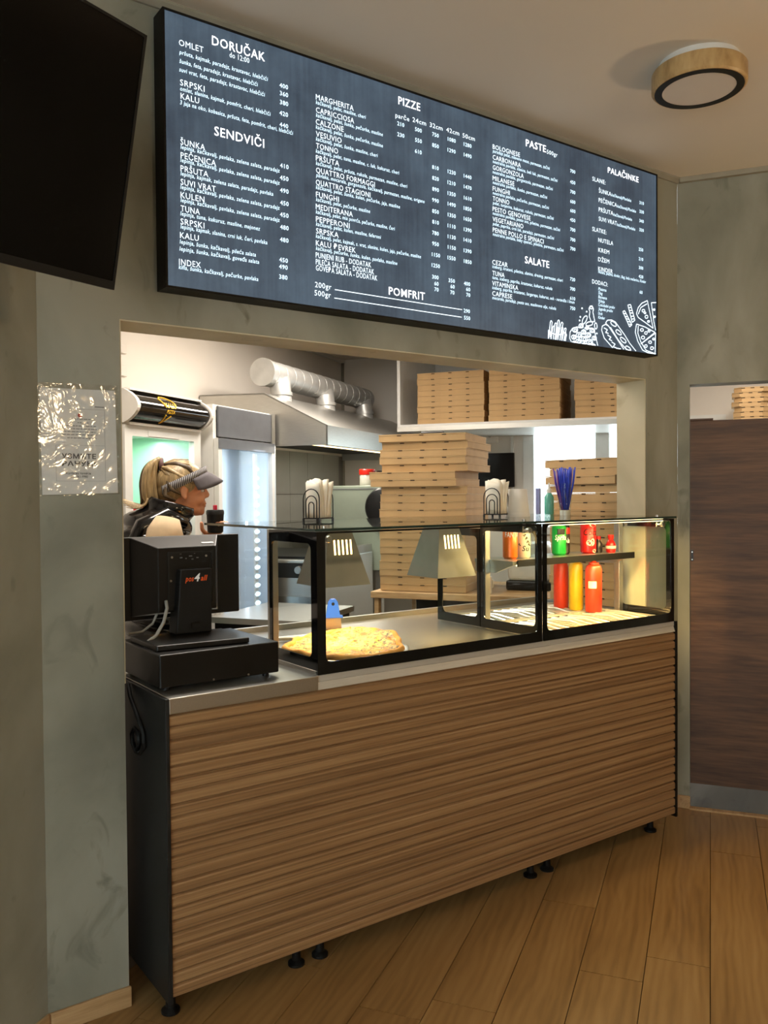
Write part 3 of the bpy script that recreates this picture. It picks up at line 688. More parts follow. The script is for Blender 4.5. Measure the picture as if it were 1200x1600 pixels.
# ================================================================== the setting
ZC, ZK = 2.867, 2.62         # dining-room ceiling, kitchen ceiling
# --- floor: sub-floor and single oak planks running along the room axis
floor = struct(one(-4.2, 2.9, -5.2, 0.4, -.06, -.012).build('floor', M['gap'], rot=(0, 0, TH)))
PW = 0.186
def yb(a, b): return a*ST + b*CT
random.seed(11)
plank_mesh = {}
b_hi = -0.943
rows = [b_hi + PW*i for i in range(4, -22, -1)]     # upper edge of each row
for ri, bh in enumerate(rows):
    b1, b0 = bh - .0012, bh - PW + .0012
    if b0 > -.2: continue
    b1 = min(b1, -.21)
    a = -4.0 + random.random()*1.1
    if abs(bh + 1.129) < .02: a = .823 - 1.28*4
    if abs(bh + 1.315) < .02: a = 1.53 - 1.28*4
    if abs(bh + 1.5) < .02: a = 2.4 - 1.28*5
    if abs(bh + 1.687) < .02: a = 1.27 - 1.28*4
    if abs(bh + 1.873) < .02: a = 2.17 - 1.28*5
    if abs(bh + .943) < .02: a = .72 - 1.28*4
    while a < 2.63:
        a0, a1 = max(a + .0012, -4.0), min(a + 1.28 - .0012, 2.63)
        # the planks stop under the counter, behind the diagonal wall line
        lim = (0.12 - b0*CT)/ST
        a1 = min(a1, max(lim, -4.0))
        if a1 - a0 > .03 and b1 > -4.9:
            key = (round(a1-a0, 4), round(b1-b0, 4))
            if key not in plank_mesh:
                me = one(0, a1-a0, 0, b1-b0, -.012, 0).mesh('plank'); me.materials.append(M['plank']); plank_mesh[key] = me
            p = obj('plank', plank_mesh[key], floor); p.location = (a0, b0, 0)
        a += 1.28

# --- counter wall with the serving hatch (thickness 0.155)
XL, XR, ZT, WT = 0.596, 2.927, 1.948, 0.155
m = MB(); m.prism([(.375, 0), (XL, 0), (XL, WT), (.40, WT)], 'z', 0, ZC); m.prism([(XR, 0), (3.152, 0), (3.235, WT), (XR, WT)], 'z', 0, ZC); m.box(XL, XR, 0, WT, ZT, ZC)
struct(m.build('wall_back', M['concrete']))
# lining added to hatch soffit and both reveals: warm light there painted as pale colour
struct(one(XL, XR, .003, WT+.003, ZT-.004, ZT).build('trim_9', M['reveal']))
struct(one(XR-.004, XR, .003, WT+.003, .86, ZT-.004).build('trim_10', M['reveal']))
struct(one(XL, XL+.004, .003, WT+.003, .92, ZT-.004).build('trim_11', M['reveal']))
# --- left wall, parallel to the planks
struct(one(-4.0, .313, -.206, -.08, 0, ZC).build('wall_left', M['concrete'], rot=(0, 0, TH)))
# --- right wall with the half-door opening
OB0, OB1 = -2.72, -1.785
m = MB(); m.box(2.633, 2.75, OB1, -1.733, 0, ZC); m.box(2.633, 2.75, -4.9, OB0, 0, ZC); m.box(2.633, 2.75, OB0, OB1, 1.937, ZC)
struct(m.build('wall_right', M['concrete'], rot=(0, 0, TH)))
# --- walls behind the camera: shop front with a large window, plain side
struct(one(-4.12, 2.75, -5.0, -4.88, 0, ZC).build('wall_front', M['concrete'], rot=(0, 0, TH)))
m = MB(); m.box(-4.12, -4.0, -.5, -.08, 0, ZC); m.box(-4.12, -4.0, -5.0, -2.9, 0, ZC); m.box(-4.12, -4.0, -2.9, -.5, 0, .3); m.box(-4.12, -4.0, -2.9, -.5, 2.5, ZC)
struct(m.build('wall_side', M['concrete'], rot=(0, 0, TH)))
struct(one(-4.07, -4.06, -2.9, -.5, .3, 2.5).build('window_2', M['glass'], rot=(0, 0, TH)))
# --- ceiling
struct(one(-4.1, 2.74, -5.0, .0, ZC, ZC+.08).build('ceiling', M['ceiling'], rot=(0, 0, TH)))
# --- cornice strips
struct(MB().prism([(0, 0), (-.022, 0), (-.022, -.008), (-.008, -.022), (0, -.022)], 'x', .37, 3.15).build('trim_1', M['trim'], loc=(0, 0, ZC)))
t = MB(); t.box(2.611, 2.633, -4.88, -1.745, ZC-.022, ZC); struct(t.build('trim_2', M['trim'], rot=(0, 0, TH)))
t = MB(); t.box(-4.0, .30, -.228, -.206, ZC-.022, ZC); struct(t.build('trim_3', M['trim'], rot=(0, 0, TH)))
# --- baseboards
struct(MB().prism([(.383, -.011), (.60, -.011), (.60, .0), (.375, 0)], 'z', 0, .058).build('baseboard_back', M['basewood'], bevel=.003))
struct(MB().prism([(-4.0, -.206), (-4.0, -.217), (.309, -.217), (.316, -.206)], 'z', 0, .058).build('baseboard_left', M['basewood'], rot=(0, 0, TH), bevel=.003))
m = MB(); m.box(2.620, 2.633, -1.787, -1.728, 0, .058)
struct(m.build('baseboard_right', M['basewood'], rot=(0, 0, TH), bevel=.003))
struct(one(2.62, 2.633, -4.88, OB0, 0, .058).build('baseboard_right', M['basewood'], rot=(0, 0, TH), bevel=.003))
# --- half door of dark laminate in the right wall, on a grey stone plinth
d1 = struct(one(2.640, 2.668, OB0+.004, OB1-.002, .115, 1.772).build('door_1', M['darkwood'], rot=(0, 0, TH), bevel=.002))
one(2.630, 2.675, OB1-.10, OB1-.002, 1.772, 1.780).build('edge_strip', M['darkwood'], d1)
h = MB(); h.box(2.633, 2.641, OB1-.016, OB1-.006, 1.135, 1.185); h.build('hinge', M['black'], d1)
h = MB()
for z in (1.142, 1.176): h.lathe([(.0026, 2.6315), (.0026, 2.634)], 8, (0, OB1-.011, z), 'x')
h.build('screw', M['steel'], d1)
struct(one(2.642, 2.70, OB0, OB1, 0, .115).build('trim_4', M['stone'], rot=(0, 0, TH)))
struct(one(2.612, 2.645, OB0, OB1+.002, 0, .008).build('trim_5', M['basewood'], rot=(0, 0, TH)))

# --- kitchen shell
KP = [(-.6, 1.22), (-.6, -.13), (.379, -.13), (2.70, -1.658), (2.70, -3.4), (5.44, -3.4), (5.44, 1.22)]
KP2 = [(-.6, 1.22), (-.6, -.13), (.379, -.13), (2.76, -1.70), (2.76, -3.4), (5.44, -3.4), (5.44, 1.22)]
struct(MB().prism(KP2, 'z', ZK, ZK+.08).build('ceiling', M['ceiling'], rot=(0, 0, TH)))
M['kfloor'] = plain('kitchen_floor_tile', rgb(120,108,94), .4, var=.06, scale=5)
struct(MB().prism(KP, 'z', -.06, -.001).build('floor', M['kfloor'], rot=(0, 0, TH), loc=(0, 0, 0)))
kw = struct(one(-.6, 5.44, 1.12, 1.22, 0, ZK).build('wall_kitchen_left', M['kwall'], rot=(0, 0, TH)))
AF = 5.317
WB0, WB1, WZ0, WZ1 = -1.98, -.47, 1.12, 2.02
m = MB(); m.box(AF, AF+.12, WB1, 1.12, 0, ZK); m.box(AF, AF+.12, -3.4, WB0, 0, ZK); m.box(AF, AF+.12, WB0, WB1, 0, WZ0); m.box(AF, AF+.12, WB0, WB1, WZ1, ZK)
struct(m.build('wall_kitchen_far', M['kwall'], rot=(0, 0, TH)))
struct(one(2.70, 5.44, -3.5, -3.4, 0, ZK).build('wall_kitchen_right', M['kwall'], rot=(0, 0, TH)))
struct(one(-.7, -.6, -.13, 1.22, 0, ZK).build('wall_kitchen_near', M['kwall'], rot=(0, 0, TH)))
# kitchen window: white frame, mullion, two panes
wn = struct(MB().frame('x', AF-.02, WB0, WB1, WZ0, WZ1, .06, .085, .06, .05, .004, .09).build('window_1', M['whitemetal'], rot=(0, 0, TH)))
one(AF-.01, AF+.05, -1.141, -1.035, WZ0+.06, WZ1-.05).build('mullion', M['whitemetal'], wn)
one(AF+.015, AF+.021, -1.035, WB1-.085, WZ0+.06, WZ1-.05).build('pane', M['glass'], wn)
one(AF+.015, AF+.021, WB0+.06, -1.141, WZ0+.06, WZ1-.05).build('pane', M['glass'], wn)
# vertical cable trunking beside the window and in the far corner
struct(one(AF-.022, AF, -.39, -.372, .9, 1.96).build('trim_6', M['whitemetal'], rot=(0, 0, TH)))
struct(one(AF-.018, AF, 1.10, 1.118, .2, ZK).build('trim_7', M['trim'], rot=(0, 0, TH)))
struct(one(3.4, AF, 1.09, 1.12, ZK-.03, ZK).build('trim_8', M['whitemetal'], rot=(0, 0, TH)))
# wall tiles under the hood: single tiles over a grout bed
bed = one(3.07, 5.30, 1.113, 1.12, .80, 1.78).build('tile_bed', M['grout'], kw)
tm = one(0, .3, 0, .012, 0, .325).mesh('tile'); tm.materials.append(M['tile'])
for i in range(8):
    for j in range(3):
        a0 = 3.075 + i*.304
        if a0 + .3 > 5.31: continue
        o = obj('tile', tm, kw, bevel=0); o.location = (a0, 1.106, .80 + j*.329)
# painted bricks left bare at the end of the kitchen wall
bk = one(0, .105, 0, .02, 0, .055).mesh('brick'); bk.materials.append(M['kwall'])
for j in range(9):
    for i in range(2):
        o = obj('brick', bk, kw, bevel=.004); o.location = (2.16 + i*.112 - (.05 if j % 2 else 0), 1.102, 1.98 + j*.062)
# ceiling light panels of the kitchen
for i, (a, b) in enumerate(KLIGHT):
    t = thing('ceiling_light_panel', ['long white light panel on the kitchen ceiling above the fridges', 'long white light panel on the kitchen ceiling in front of the hood', 'long white light panel on the kitchen ceiling near the window'][i], 'light panel', K(a, b, ZK), TH, 'kitchen ceiling light panels')
    m = MB(); m.box(-.57, .57, -.16, -.145, -.03, 0); m.box(-.57, .57, .145, .16, -.03, 0); m.box(-.57, -.555, -.145, .145, -.03, 0); m.box(.555, .57, -.145, .145, -.03, 0)
    m.build('housing', M['whitemetal'], t)
    one(-.555, .555, -.145, .145, -.02, -.012).build('diffuser', M['panel_led'], t)

# ================================================================== text
_pending = []
def text_list(lines):
    """lines: (text, x, y, size, width or 0, align 'L'/'C', shear, bold) -> MB in the xy plane"""
    objs = []
    for (txt, x, y, size, width, al, shear, bo) in lines:
        cu = bpy.data.curves.new('t', 'FONT'); cu.body = txt; cu.size = size; cu.resolution_u = 2; cu.offset = bo*size
        cu.space_character = 1.08; cu.align_x = 'CENTER' if al == 'C' else 'LEFT'; cu.shear = shear; cu.fill_mode = 'FRONT' if False else 'BOTH'
        o = bpy.data.objects.new('t', cu); COL.objects.link(o); objs.append(o)
    bpy.context.view_layer.update()
    dg = bpy.context.evaluated_depsgraph_get()
    outs = []
    for o, (txt, x, y, size, width, al, shear, bo) in zip(objs, lines):
        e = o.evaluated_get(dg); me = e.to_mesh()
        vs = [v.co.copy() for v in me.vertices]; fs = [tuple(p.vertices) for p in me.polygons]
        e.to_mesh_clear()
        out = MB(); outs.append(out)
        if vs:
            x0 = min(v.x for v in vs); x1 = max(v.x for v in vs)
            k = width/(x1-x0) if width else 1.0
            off = x0 if width else 0.0
            out.add([((v.x-off)*k + x, v.y + y, 0) for v in vs], fs)
    for o in objs:
        cu = o.data; bpy.data.objects.remove(o); bpy.data.curves.remove(cu)
    return outs
def text_mb(lines):
    out = MB()
    for t_m in text_list(lines): out.add(t_m.v, t_m.f)
    return out
def upright(mb, ox=0, oy=0, oz=0):      # xy text -> standing in xz, facing -y
    r = MB(); r.add([(p[0]+ox, oy, p[1]+oz) for p in mb.v], mb.f); return r

# ================================================================== menu board
BX0, BX1, BZ0, BZ1, BT = .7065, 2.9152, 2.0375, 2.8169, .07
bd = thing('menu_board', 'long black framed illuminated menu board hanging above the serving hatch', 'menu board', (BX0, 0, BZ0))
BW, BH = BX1-BX0, BZ1-BZ0
MB().frame('y', -BT, 0, BW, 0, BH, .006, .006, .006, .006, .001, BT).build('frame', M['blackmatt'], bd)
one(.004, BW-.004, -.02, -.001, .004, BH-.004).build('back_panel', M['blackmatt'], bd)
m, nt, b = newmat('menu_screen'); L = nt.links
tc = N(nt, 'ShaderNodeTexCoord'); mp = N(nt, 'ShaderNodeMapping'); mp.inputs['Scale'].default_value = (60, 1, 2.5)
n1 = N(nt, 'ShaderNodeTexNoise'); n1.inputs['Scale'].default_value = 1.4; n1.inputs['Detail'].default_value = 3
n2 = N(nt, 'ShaderNodeTexNoise'); n2.inputs['Scale'].default_value = 3.2; n2.inputs['Detail'].default_value = 8; n2.inputs['Roughness'].default_value = .7
L.new(tc.outputs['Object'], mp.inputs[0]); L.new(mp.outputs[0], n1.inputs['Vector']); L.new(tc.outputs['Object'], n2.inputs['Vector'])
mx = N(nt, 'ShaderNodeMix'); mx.inputs[0].default_value = .76; L.new(n1.outputs[0], mx.inputs[2]); L.new(n2.outputs[0], mx.inputs[3])
cr = N(nt, 'ShaderNodeValToRGB'); e = cr.color_ramp.elements; e[0].position = .36; e[0].color = rgb(54,66,80); e[1].position = .70; e[1].color = rgb(88,106,122)
L.new(mx.outputs[0], cr.inputs[0]); L.new(cr.outputs[0], b.inputs['Emission Color']); b.inputs['Emission Strength'].default_value = .85
b.inputs['Base Color'].default_value = (.01, .012, .015, 1); b.inputs['Roughness'].default_value = .35
M['screen'] = m
M['menutext'] = glow('menu_text', (.80, .93, 1.0, 1), 1.7)
M['menuhead'] = glow('menu_heading', (.95, .96, 1.0, 1), 2.6)
M['menusmall'] = glow('menu_small', (.66, .87, 1.0, 1), 1.7)
one(.006, BW-.006, -BT+.003, -BT+.012, .006, BH-.006).build('screen', M['screen'], bd)
TY = -BT+.0015
for sec, lines in MENU.items():
    H, I, D = [], [], []
    rules = MB()
    for st, txt, u, v, w in lines:
        if st == 'H': H.append((txt, u, v, .0375 if sec != 'PALAČINKE' else .033, w, 'L', 0, .004))
        elif st == 'I': I.append((txt, u, v, .0245, w, 'L', 0, .000))
        elif st == 'S': I.append((txt, u, v, .0225, w, 'L', 0, .0))
        elif st == 'D': D.append((txt, u, v, .0175, w, 'L', .15, .006))
        elif st == 'P': D.append((txt, u, v-.0065, .0190, 0, 'C', 0, .012))
        elif st == 'R': rules.box(u, u+w, TY, TY+.001, v, v+.0022)
    for (t0, *_r), tm_ in zip(H, text_list(H)):
        o = upright(tm_, 0, TY, 0).build('menu_heading', M['menuhead'], bd, fix=False)
        o['label'] = 'white menu heading reading ' + t0; o['kind'] = 'stuff'
    for tm_ in text_list(I): upright(tm_, 0, TY, 0).build('menu_line', M['menutext'], bd, fix=False)['kind'] = 'stuff'
    if rules.v:
        for q in range(len(rules.v)//8):
            MB().add(rules.v[q*8:q*8+8], rules.f[:6]).build('price_rule', M['menutext'], bd)
    upright(text_mb(D), 0, TY, 0).build('menu_small_print', M['menusmall'], bd, fix=False)['kind'] = 'stuff'
art = MB()
for st in ART:
    for (u0, v0), (u1, v1) in zip(st, st[1:]):
        dx, dz = u1-u0, v1-v0; l = math.hypot(dx, dz)
        if l < 1e-5: continue
        px, pz = -dz/l*.0019, dx/l*.0019
        u0c, u1c = min(u0, BW-.009), min(u1, BW-.009)
        v0c, v1c = max(v0, .009), max(v1, .009)
        art.add([(u0c+px, TY, v0c+pz), (u0c-px, TY, v0c-pz), (u1c-px, TY, v1c-pz), (u1c+px, TY, v1c+pz)], [(0, 1, 2, 3)])
art.build('food_drawings', M['menutext'], bd, fix=False)['kind'] = 'stuff'

# ================================================================== ceiling lamp (switched off)
cl = thing('ceiling_lamp', 'round wooden ceiling lamp with black ring and dull white disc', 'ceiling lamp', (2.31, -.68, ZC))
MB().lathe([(.128, -.028), (.128, 0)], 48).build('mounting_plate', M['whitemetal'], cl, smooth='auto')
MB().lathe([(.118, -.03), (.146, -.026), (.150, -.032), (.150, -.082), (.144, -.088), (.138, -.088), (.138, -.06)], 56, cap=False).build('wooden_rim', M['lampwood'], cl, smooth='auto')
MB().lathe([(.116, -.080), (.116, -.0895), (.140, -.0895), (.140, -.08)], 56, cap=False).build('black_ring', M['black'], cl, smooth='auto')
MB().lathe([(.1165, -.06), (.1165, -.0875)], 56).build('diffuser', plain('lamp_diffuser', rgb(212,204,196), .5, var=.01), cl, smooth='auto')
# lit black pendant lamps over the dining tables behind the camera
for i, (a, b, z) in enumerate(DLAMP):
    g_ = thing('pendant_lamp', ['lit black pendant lamp over the dining tables near the half door', 'lit black pendant lamp over the dining tables in the middle of the room'][i], 'pendant lamp', K(a, b, ZC), 0, 'dining room pendants')
    MB().lathe([(.05, -.03), (.05, 0)], 20).build('ceiling_rose', M['black'], g_)
    MB().tube([(0, 0, -.03), (0, 0, z-ZC+.13)], .004, 6).build('cord', M['black'], g_)
    MB().lathe([(.02, z-ZC+.118), (.03, z-ZC+.135), (.02, z-ZC+.16)], 16).build('lamp_holder', M['black'], g_)
    MB().lathe([(.03, z-ZC+.135), (.045, z-ZC+.13), (.13, z-ZC+.03), (.128, z-ZC+.028), (.043, z-ZC+.126), (.03, z-ZC+.13)], 28, cap=False).build('shade', M['black'], g_, smooth='auto')
    MB().lathe([(.012, z-ZC+.12), (.03, z-ZC+.07), (.034, z-ZC+.045), (.02, z-ZC+.02), (.004, z-ZC+.012)], 16).build('bulb', M['ledwarm'], g_, smooth='auto')

# ================================================================== wall television
TR, BR = Vector((.425, -.637, 2.414)), Vector((.413, -.518, 1.90))
e1 = Vector((math.cos(math.radians(21.5)), math.sin(math.radians(21.5)), 0)); e2 = (TR-BR); hh = e2.length; e2 = (e2 - e1*e2.dot(e1)).normalized()
nn = e1.cross(e2)     # towards the viewer
TWd = .955
tv = thing('wall_television', 'black flat television tilted down beside the menu board', 'television')
oc = BR - e1*TWd/2 
tv.matrix_world = Matrix(((e1.x, -nn.x, e2.x, oc.x), (e1.y, -nn.y, e2.y, oc.y), (e1.z, -nn.z, e2.z, oc.z), (0, 0, 0, 1)))
MB().frame('y', 0, -TWd/2, TWd/2, 0, hh, .006, .006, .018, .006, .002, .012).build('bezel', M['blackmatt'], tv)
one(-TWd/2+.004, TWd/2-.004, .002, .010, .015, hh-.004).build('screen', M['tvscreen'], tv)
MB().prism([(.012, .0), (.038, .02), (.038, hh*.55), (.014, hh)], 'x', -TWd/2+.004, TWd/2-.004).build('rear_housing', M['black'], tv)
one(-.16, .16, .036, .055, .10, .34).build('mount_plate', M['black'], tv)
# arm reaching the left wall
wl = tv.matrix_world.inverted() @ Vector(K(-.20, -.207, 2.2))
MB().tube([(0, .05, .22), tuple((Vector((0, .05, .22))+wl)/2 + Vector((.05, 0, 0))), tuple(wl)], .018, 10).build('mount_arm', M['black'], tv)

# ================================================================== notice in a plastic sleeve
nb = thing('paper_notice', 'white paper notice in a crinkled clear sleeve taped to the grey wall', 'notice', (.378, 0, 1.456))
nw, nh = .206, .286
MB().prism([(.004, 0), (nw, .004), (nw-.004, nh+.003), (0, nh)], 'y', -.002, -.0008).build('sheet', M['paper'], nb)
MB().prism([(-.004, -.004), (nw+.005, 0), (nw+.003, nh+.018), (-.006, nh+.014)], 'y', -.0045, -.0036).build('plastic_sleeve', M['sleeve'], nb)
tx = text_mb([('УЗМИТЕ', .055, .098, .0185, .092, 'L', 0, .02), ('РАЧУН!', .055, .078, .0185, .090, 'L', 0, .02), ('Жалбе на телефон', .064, .055, .0088, .068, 'L', 0, .015), ('011/361-9980', .078, .046, .0088, .046, 'L', 0, .015)])
upright(tx, 0, -.0026, 0).build('bold_print', M['ink'], nb, fix=False)
pr = MB()
for i, (z, x0, x1) in enumerate([(.205, .09, .145), (.195, .098, .128), (.186, .062, .148), (.178, .055, .15), (.170, .06, .146), (.162, .058, .15), (.153, .07, .148)]):
    x = x0
    while x < x1:
        w = .004+.008*((i*7+int(x*1000)) % 5)/5; pr.box(x, min(x+w, x1), -.0027, -.0022, z, z+.0022); x += w+.002
for (x0, x1, z0, z1) in [(.04, .172, .134, .1345), (.04, .172, .0365, .037), (.04, .0405, .037, .134), (.1715, .172, .037, .234), (.075, .172, .2335, .234), (.145, .172, .240, .2425)]: pr.box(x0, x1, -.0027, -.0022, z0, z1)
pr.build('small_print', M['inkgrey'], nb)
MB().lathe([(.0062, -.0028), (.0062, -.0022)], 16, (.105, 0, .216), 'y').build('emblem', M['inkred'], nb)

# ================================================================== service counter
CX0, CX1, CY = .640, 2.884, -.185
ct = thing('service_counter', 'long service counter clad in horizontal oak slats with black side panels', 'counter', (CX0, CY, 0))
def c_(mb, name, mat, **k):
    r = MB(); r.add([(p[0]-CX0, p[1]-CY, p[2]) for p in mb.v], mb.f); return r.build(name, mat, ct, **k)
c_(one(.652, 2.872, -.166, .58, .095, .862), 'body', M['blackmatt'])
c_(one(CX0, .652, -.192, .60, .075, .905), 'side_panel', M['charcoal'], bevel=.002)
c_(one(2.872, CX1, -.190, -.006, .075, .906), 'side_panel', M['black'], bevel=.002)
NSL = 22; z0s, z1s = .088, .861; ps = (z1s-z0s)/NSL
prof = [(.018, 0), (.0035, 0), (.0, .0035), (0, ps*.70), (.0025, ps*.80), (.009, ps*.90), (.0105, ps), (.018, ps)]
sm = MB().prism(prof, 'x', 0, 2.872-.652).mesh('slat'); 
import bmesh
_b = bmesh.new(); _b.from_mesh(sm); bmesh.ops.recalc_face_normals(_b, faces=_b.faces); _b.to_mesh(sm); _b.free()
sm.materials.append(M['slat'])
for i in range(NSL):
    o = obj('slat', sm, ct); o.location = (.652-CX0, .0, z0s+i*ps)
c_(MB().box(.652, 1.118, -.190, .60, .862, .905), 'steel_worktop', M['steelmatt'], bevel=.002)
c_(MB().prism([(-.186, .862), (-.178, .884), (-.180, .886), (-.180, .906), (.59, .906), (.59, .862)], 'x', 1.119, 2.872), 'aluminium_edge', M['alu'])
fm = MB().lathe([(.026, 0), (.026, .008), (.014, .016), (.013, .05), (.018, .052), (.018, .096)], 16).mesh('foot'); fm.materials.append(M['blackmatt'])
for x in (.68, 1.085, 1.17, 2.10, 2.19, 2.82):
    for y in (-.098, .52):
        o = obj('foot', fm, ct, smooth='auto'); o.location = (x-CX0, y-CY, 0)

# ================================================================== glass display case on the counter
DX0, DX1, DXM, DY0, DY1, DZ0, DZ1 = 1.120, 2.866, 2.082, -.186, .62, .906, 1.340
dc = thing('display_case', 'glass display case with black edged panes and steel posts on the counter', 'display case', (DX0, DY0, DZ0))
def d_(mb, name, mat, **k):
    r = MB(); r.add([(p[0]-DX0, p[1]-DY0, p[2]-DZ0) for p in mb.v], mb.f); return r.build(name, mat, dc, **k)
d_(one(DX0, DXM-.002, DY0+.012, DY1-.02, DZ0, DZ0+.010), 'deck', M['steel'])
d_(one(DXM+.004, DX1, DY0+.012, DY1-.02, DZ0, DZ0+.008), 'deck', M['steel'])
d_(one(DX0, DX1, DY1-.02, DY1, DZ0, DZ0+.03), 'rear_lip', M['steelmatt'])
for x0, x1, bl, br in [(DX0, DXM-.003, .030, .022), (DXM+.003, DX1, .020, .020)]:
    d_(MB().frame('y', DY0, x0, x1, DZ0, DZ1-.002, bl, br, .036, .006, .018, .005), 'front_frame', M['blackgloss'])
    d_(one(x0+.006, x1-.006, DY0+.001, DY0+.0035, DZ0+.006, DZ1-.004), 'front_pane', M['glass'])
for x, y1 in [(DX0, .118), (DXM-.0025, .15), (DX1-.005, .10)]:
    d_(MB().frame('x', x, DY0+.006, y1, DZ0+.012, DZ1-.002, .030, .016, .036, .036, .02, .005), 'side_frame', M['blackgloss'])
    d_(one(x+.001, x+.0035, DY0+.008, y1-.002, DZ0+.014, DZ1-.004), 'side_pane', M['glass'])
d_(MB().frame('x', DXM-.0025, .155, .42, DZ0+.012, DZ1-.03, .016, .03, .036, .03, .02, .005), 'side_frame', M['blackgloss'])
d_(one(DXM-.0015, DXM+.001, .157, .418, DZ0+.014, DZ1-.032), 'side_pane', M['glass'])
for x, y in [(DX0+.008, .118), (DXM+.008, .132), (DX1-.034, .072)]:
    d_(one(x, x+.026, y, y+.030, DZ0+.008, DZ1-.002), 'post', M['steelmatt'], bevel=.002)
d_(one(DX0-.006, DX1+.01, DY0-.004, DY1, DZ1, DZ1+.008), 'glass_top', M['glasstop'])
d_(one(DX0-.006, DX1+.01, DY0-.0052, DY0-.004, DZ1, DZ1+.008), 'glass_top_edge', M['glassedge'])
d_(one(DX0-.0072, DX0-.006, DY0-.004, DY1, DZ1, DZ1+.008), 'glass_top_edge', M['glassedge'])
for x in (DX0+.05, DXM-.055, DX1-.06):
    k = MB(); k.lathe([(.009, -.014), (.011, -.010), (.011, 0), (.005, .003), (.005, .02)], 14, (x, DY0+.02, DZ1-.026), 'y'); k.box(x-.005, x+.005, DY0+.036, DY0+.042, DZ1-.036, DZ1-.001); k.lathe([(.008, 0), (.008, .006)], 12, (x, DY0+.039, DZ1+.008))
    d_(k, 'glass_clamp', M['steel'], smooth='auto')
# inner shelf with a black lip and warm light strip under it
d_(one(2.112, 2.838, 0.0, .22, 1.172, 1.186), 'inner_shelf', M['steelmatt'])
d_(one(2.135, 2.838, -.006, 0.0, 1.164, 1.190), 'shelf_lip', M['blackmatt'])
for x in (2.116, 2.826):
    d_(MB().prism([(.0, 1.172), (.22, 1.172), (.22, 1.135), (.10, 1.135)], 'x', x, x+.008), 'shelf_bracket', M['steelmatt'])
d_(one(2.16, 2.80, .02, .032, 1.163, 1.172), 'light_strip', M['ledwarm'])
d_(one(2.13, 2.82, DY0+.02, DY0+.034, DZ1-.012, DZ1-.002), 'light_strip', M['ledwarm'])
area('case_shelf_light', (2.48, .03, 1.160),  .62, 4.2, (1.0, .64, .25), size_y=.02)
area('case_top_light', (2.48, DY0+.05, DZ1-.014),  .62, 7.0, (1.0, .66, .26), size_y=.02, aim=(0, .30, -1))
# shallow steel pans in the right-hand bay
M['pan'] = plain('pan_steel', rgb(214,208,194), .3, .6, var=.08, scale=22, bump=.5)
pid = 0
for i in range(3):
    for j in range(2):
        x0, y0 = 2.115+i*.24, -.15+j*.30
        p = MB(); w, l = .225, .285
        p.frame('y', 0, 0, w, 0, l, .014, .014, .014, .014, .02, .004)
        r = MB(); r.add([(v[0]+x0, v[2]+y0, .930-v[1]) for v in p.v], p.f)
        r.prism([(x0+.014, y0+.014), (x0+w-.014, y0+.014), (x0+w-.014, y0+l-.014), (x0+.014, y0+l-.014)], 'z', .915, .921)
        for q in range(4): r.tube([(x0+.03+q*.05, y0+.03, .922), (x0+.05+q*.045, y0+.12+.02*(q % 2), .929), (x0+.035+q*.05, y0+l-.03, .923)], .007, 6)
        pn = r.build('steel_pan', M['pan'])
        tag(pn, 'shallow steel pan in the case, %s, %s' % (['next to the divider', 'middle of its row', 'nearest the right pane'][i], ['front row', 'back row'][j]), 'pan', 'pans in the display case')

# ================================================================== heat lamps
def heat_lamp(cx, cy, label, pw):
    t = thing('heat_lamp', label, 'heat lamp', (cx, cy, 1.138), 0, 'heat lamps over the pizza deck')
    hb, ht, H, th = .094, .046, .192, .0018
    def ringpts(h, z): return [(-h, -h, z), (h, -h, z), (h, h, z), (-h, h, z)]
    m = MB(); o0, o1 = ringpts(hb, 0), ringpts(ht, H); i0, i1 = ringpts(hb-th, 0), ringpts(ht-th, H-.002)
    m.add(o0+o1+i0+i1, [(0,1,5,4),(1,2,6,5),(2,3,7,6),(3,0,4,7),(8,12,13,9),(9,13,14,10),(10,14,15,11),(11,15,12,8),(0,8,9,1),(1,9,10,2),(2,10,11,3),(3,11,8,0),(4,5,6,7),(12,15,14,13)])
    m.build('shade', M['lampsteel'], t, fix=False)
    sl = (hb-ht)/H
    for k in range(5):
        x = -.036+k*.0165; z0, z1 = .106, .156
        y0, y1 = -(hb-sl*z0), -(hb-sl*z1)
        s = MB(); s.hexa([(x, y0-.0012, z0), (x+.0058, y0-.0012, z0), (x+.0058, y0, z0), (x, y0, z0), (x+.004, y1-.0012, z1), (x+.0098, y1-.0012, z1), (x+.0098, y1, z1), (x+.004, y1, z1)])
        s.build('lit_slot', M['warmglow'], t)
    MB().lathe([(.006, .03), (.024, .05), (.028, .08), (.014, .11), (.012, .15)], 14).build('bulb', M['warmglow'], t, smooth='auto')
    MB().lathe([(.012, .19), (.012, .2015)], 12).build('stem', M['steel'], t)
    l = area('heat_lamp_light', (cx, cy, 1.158), .10, pw, (1.0, .66, .27), spread=math.radians(120))
    return t
heat_lamp(1.383, .142, 'steel pyramid heat lamp hanging over the pizza', 1.9)
heat_lamp(1.872, .142, 'steel pyramid heat lamp hanging beside the middle divider', .9)

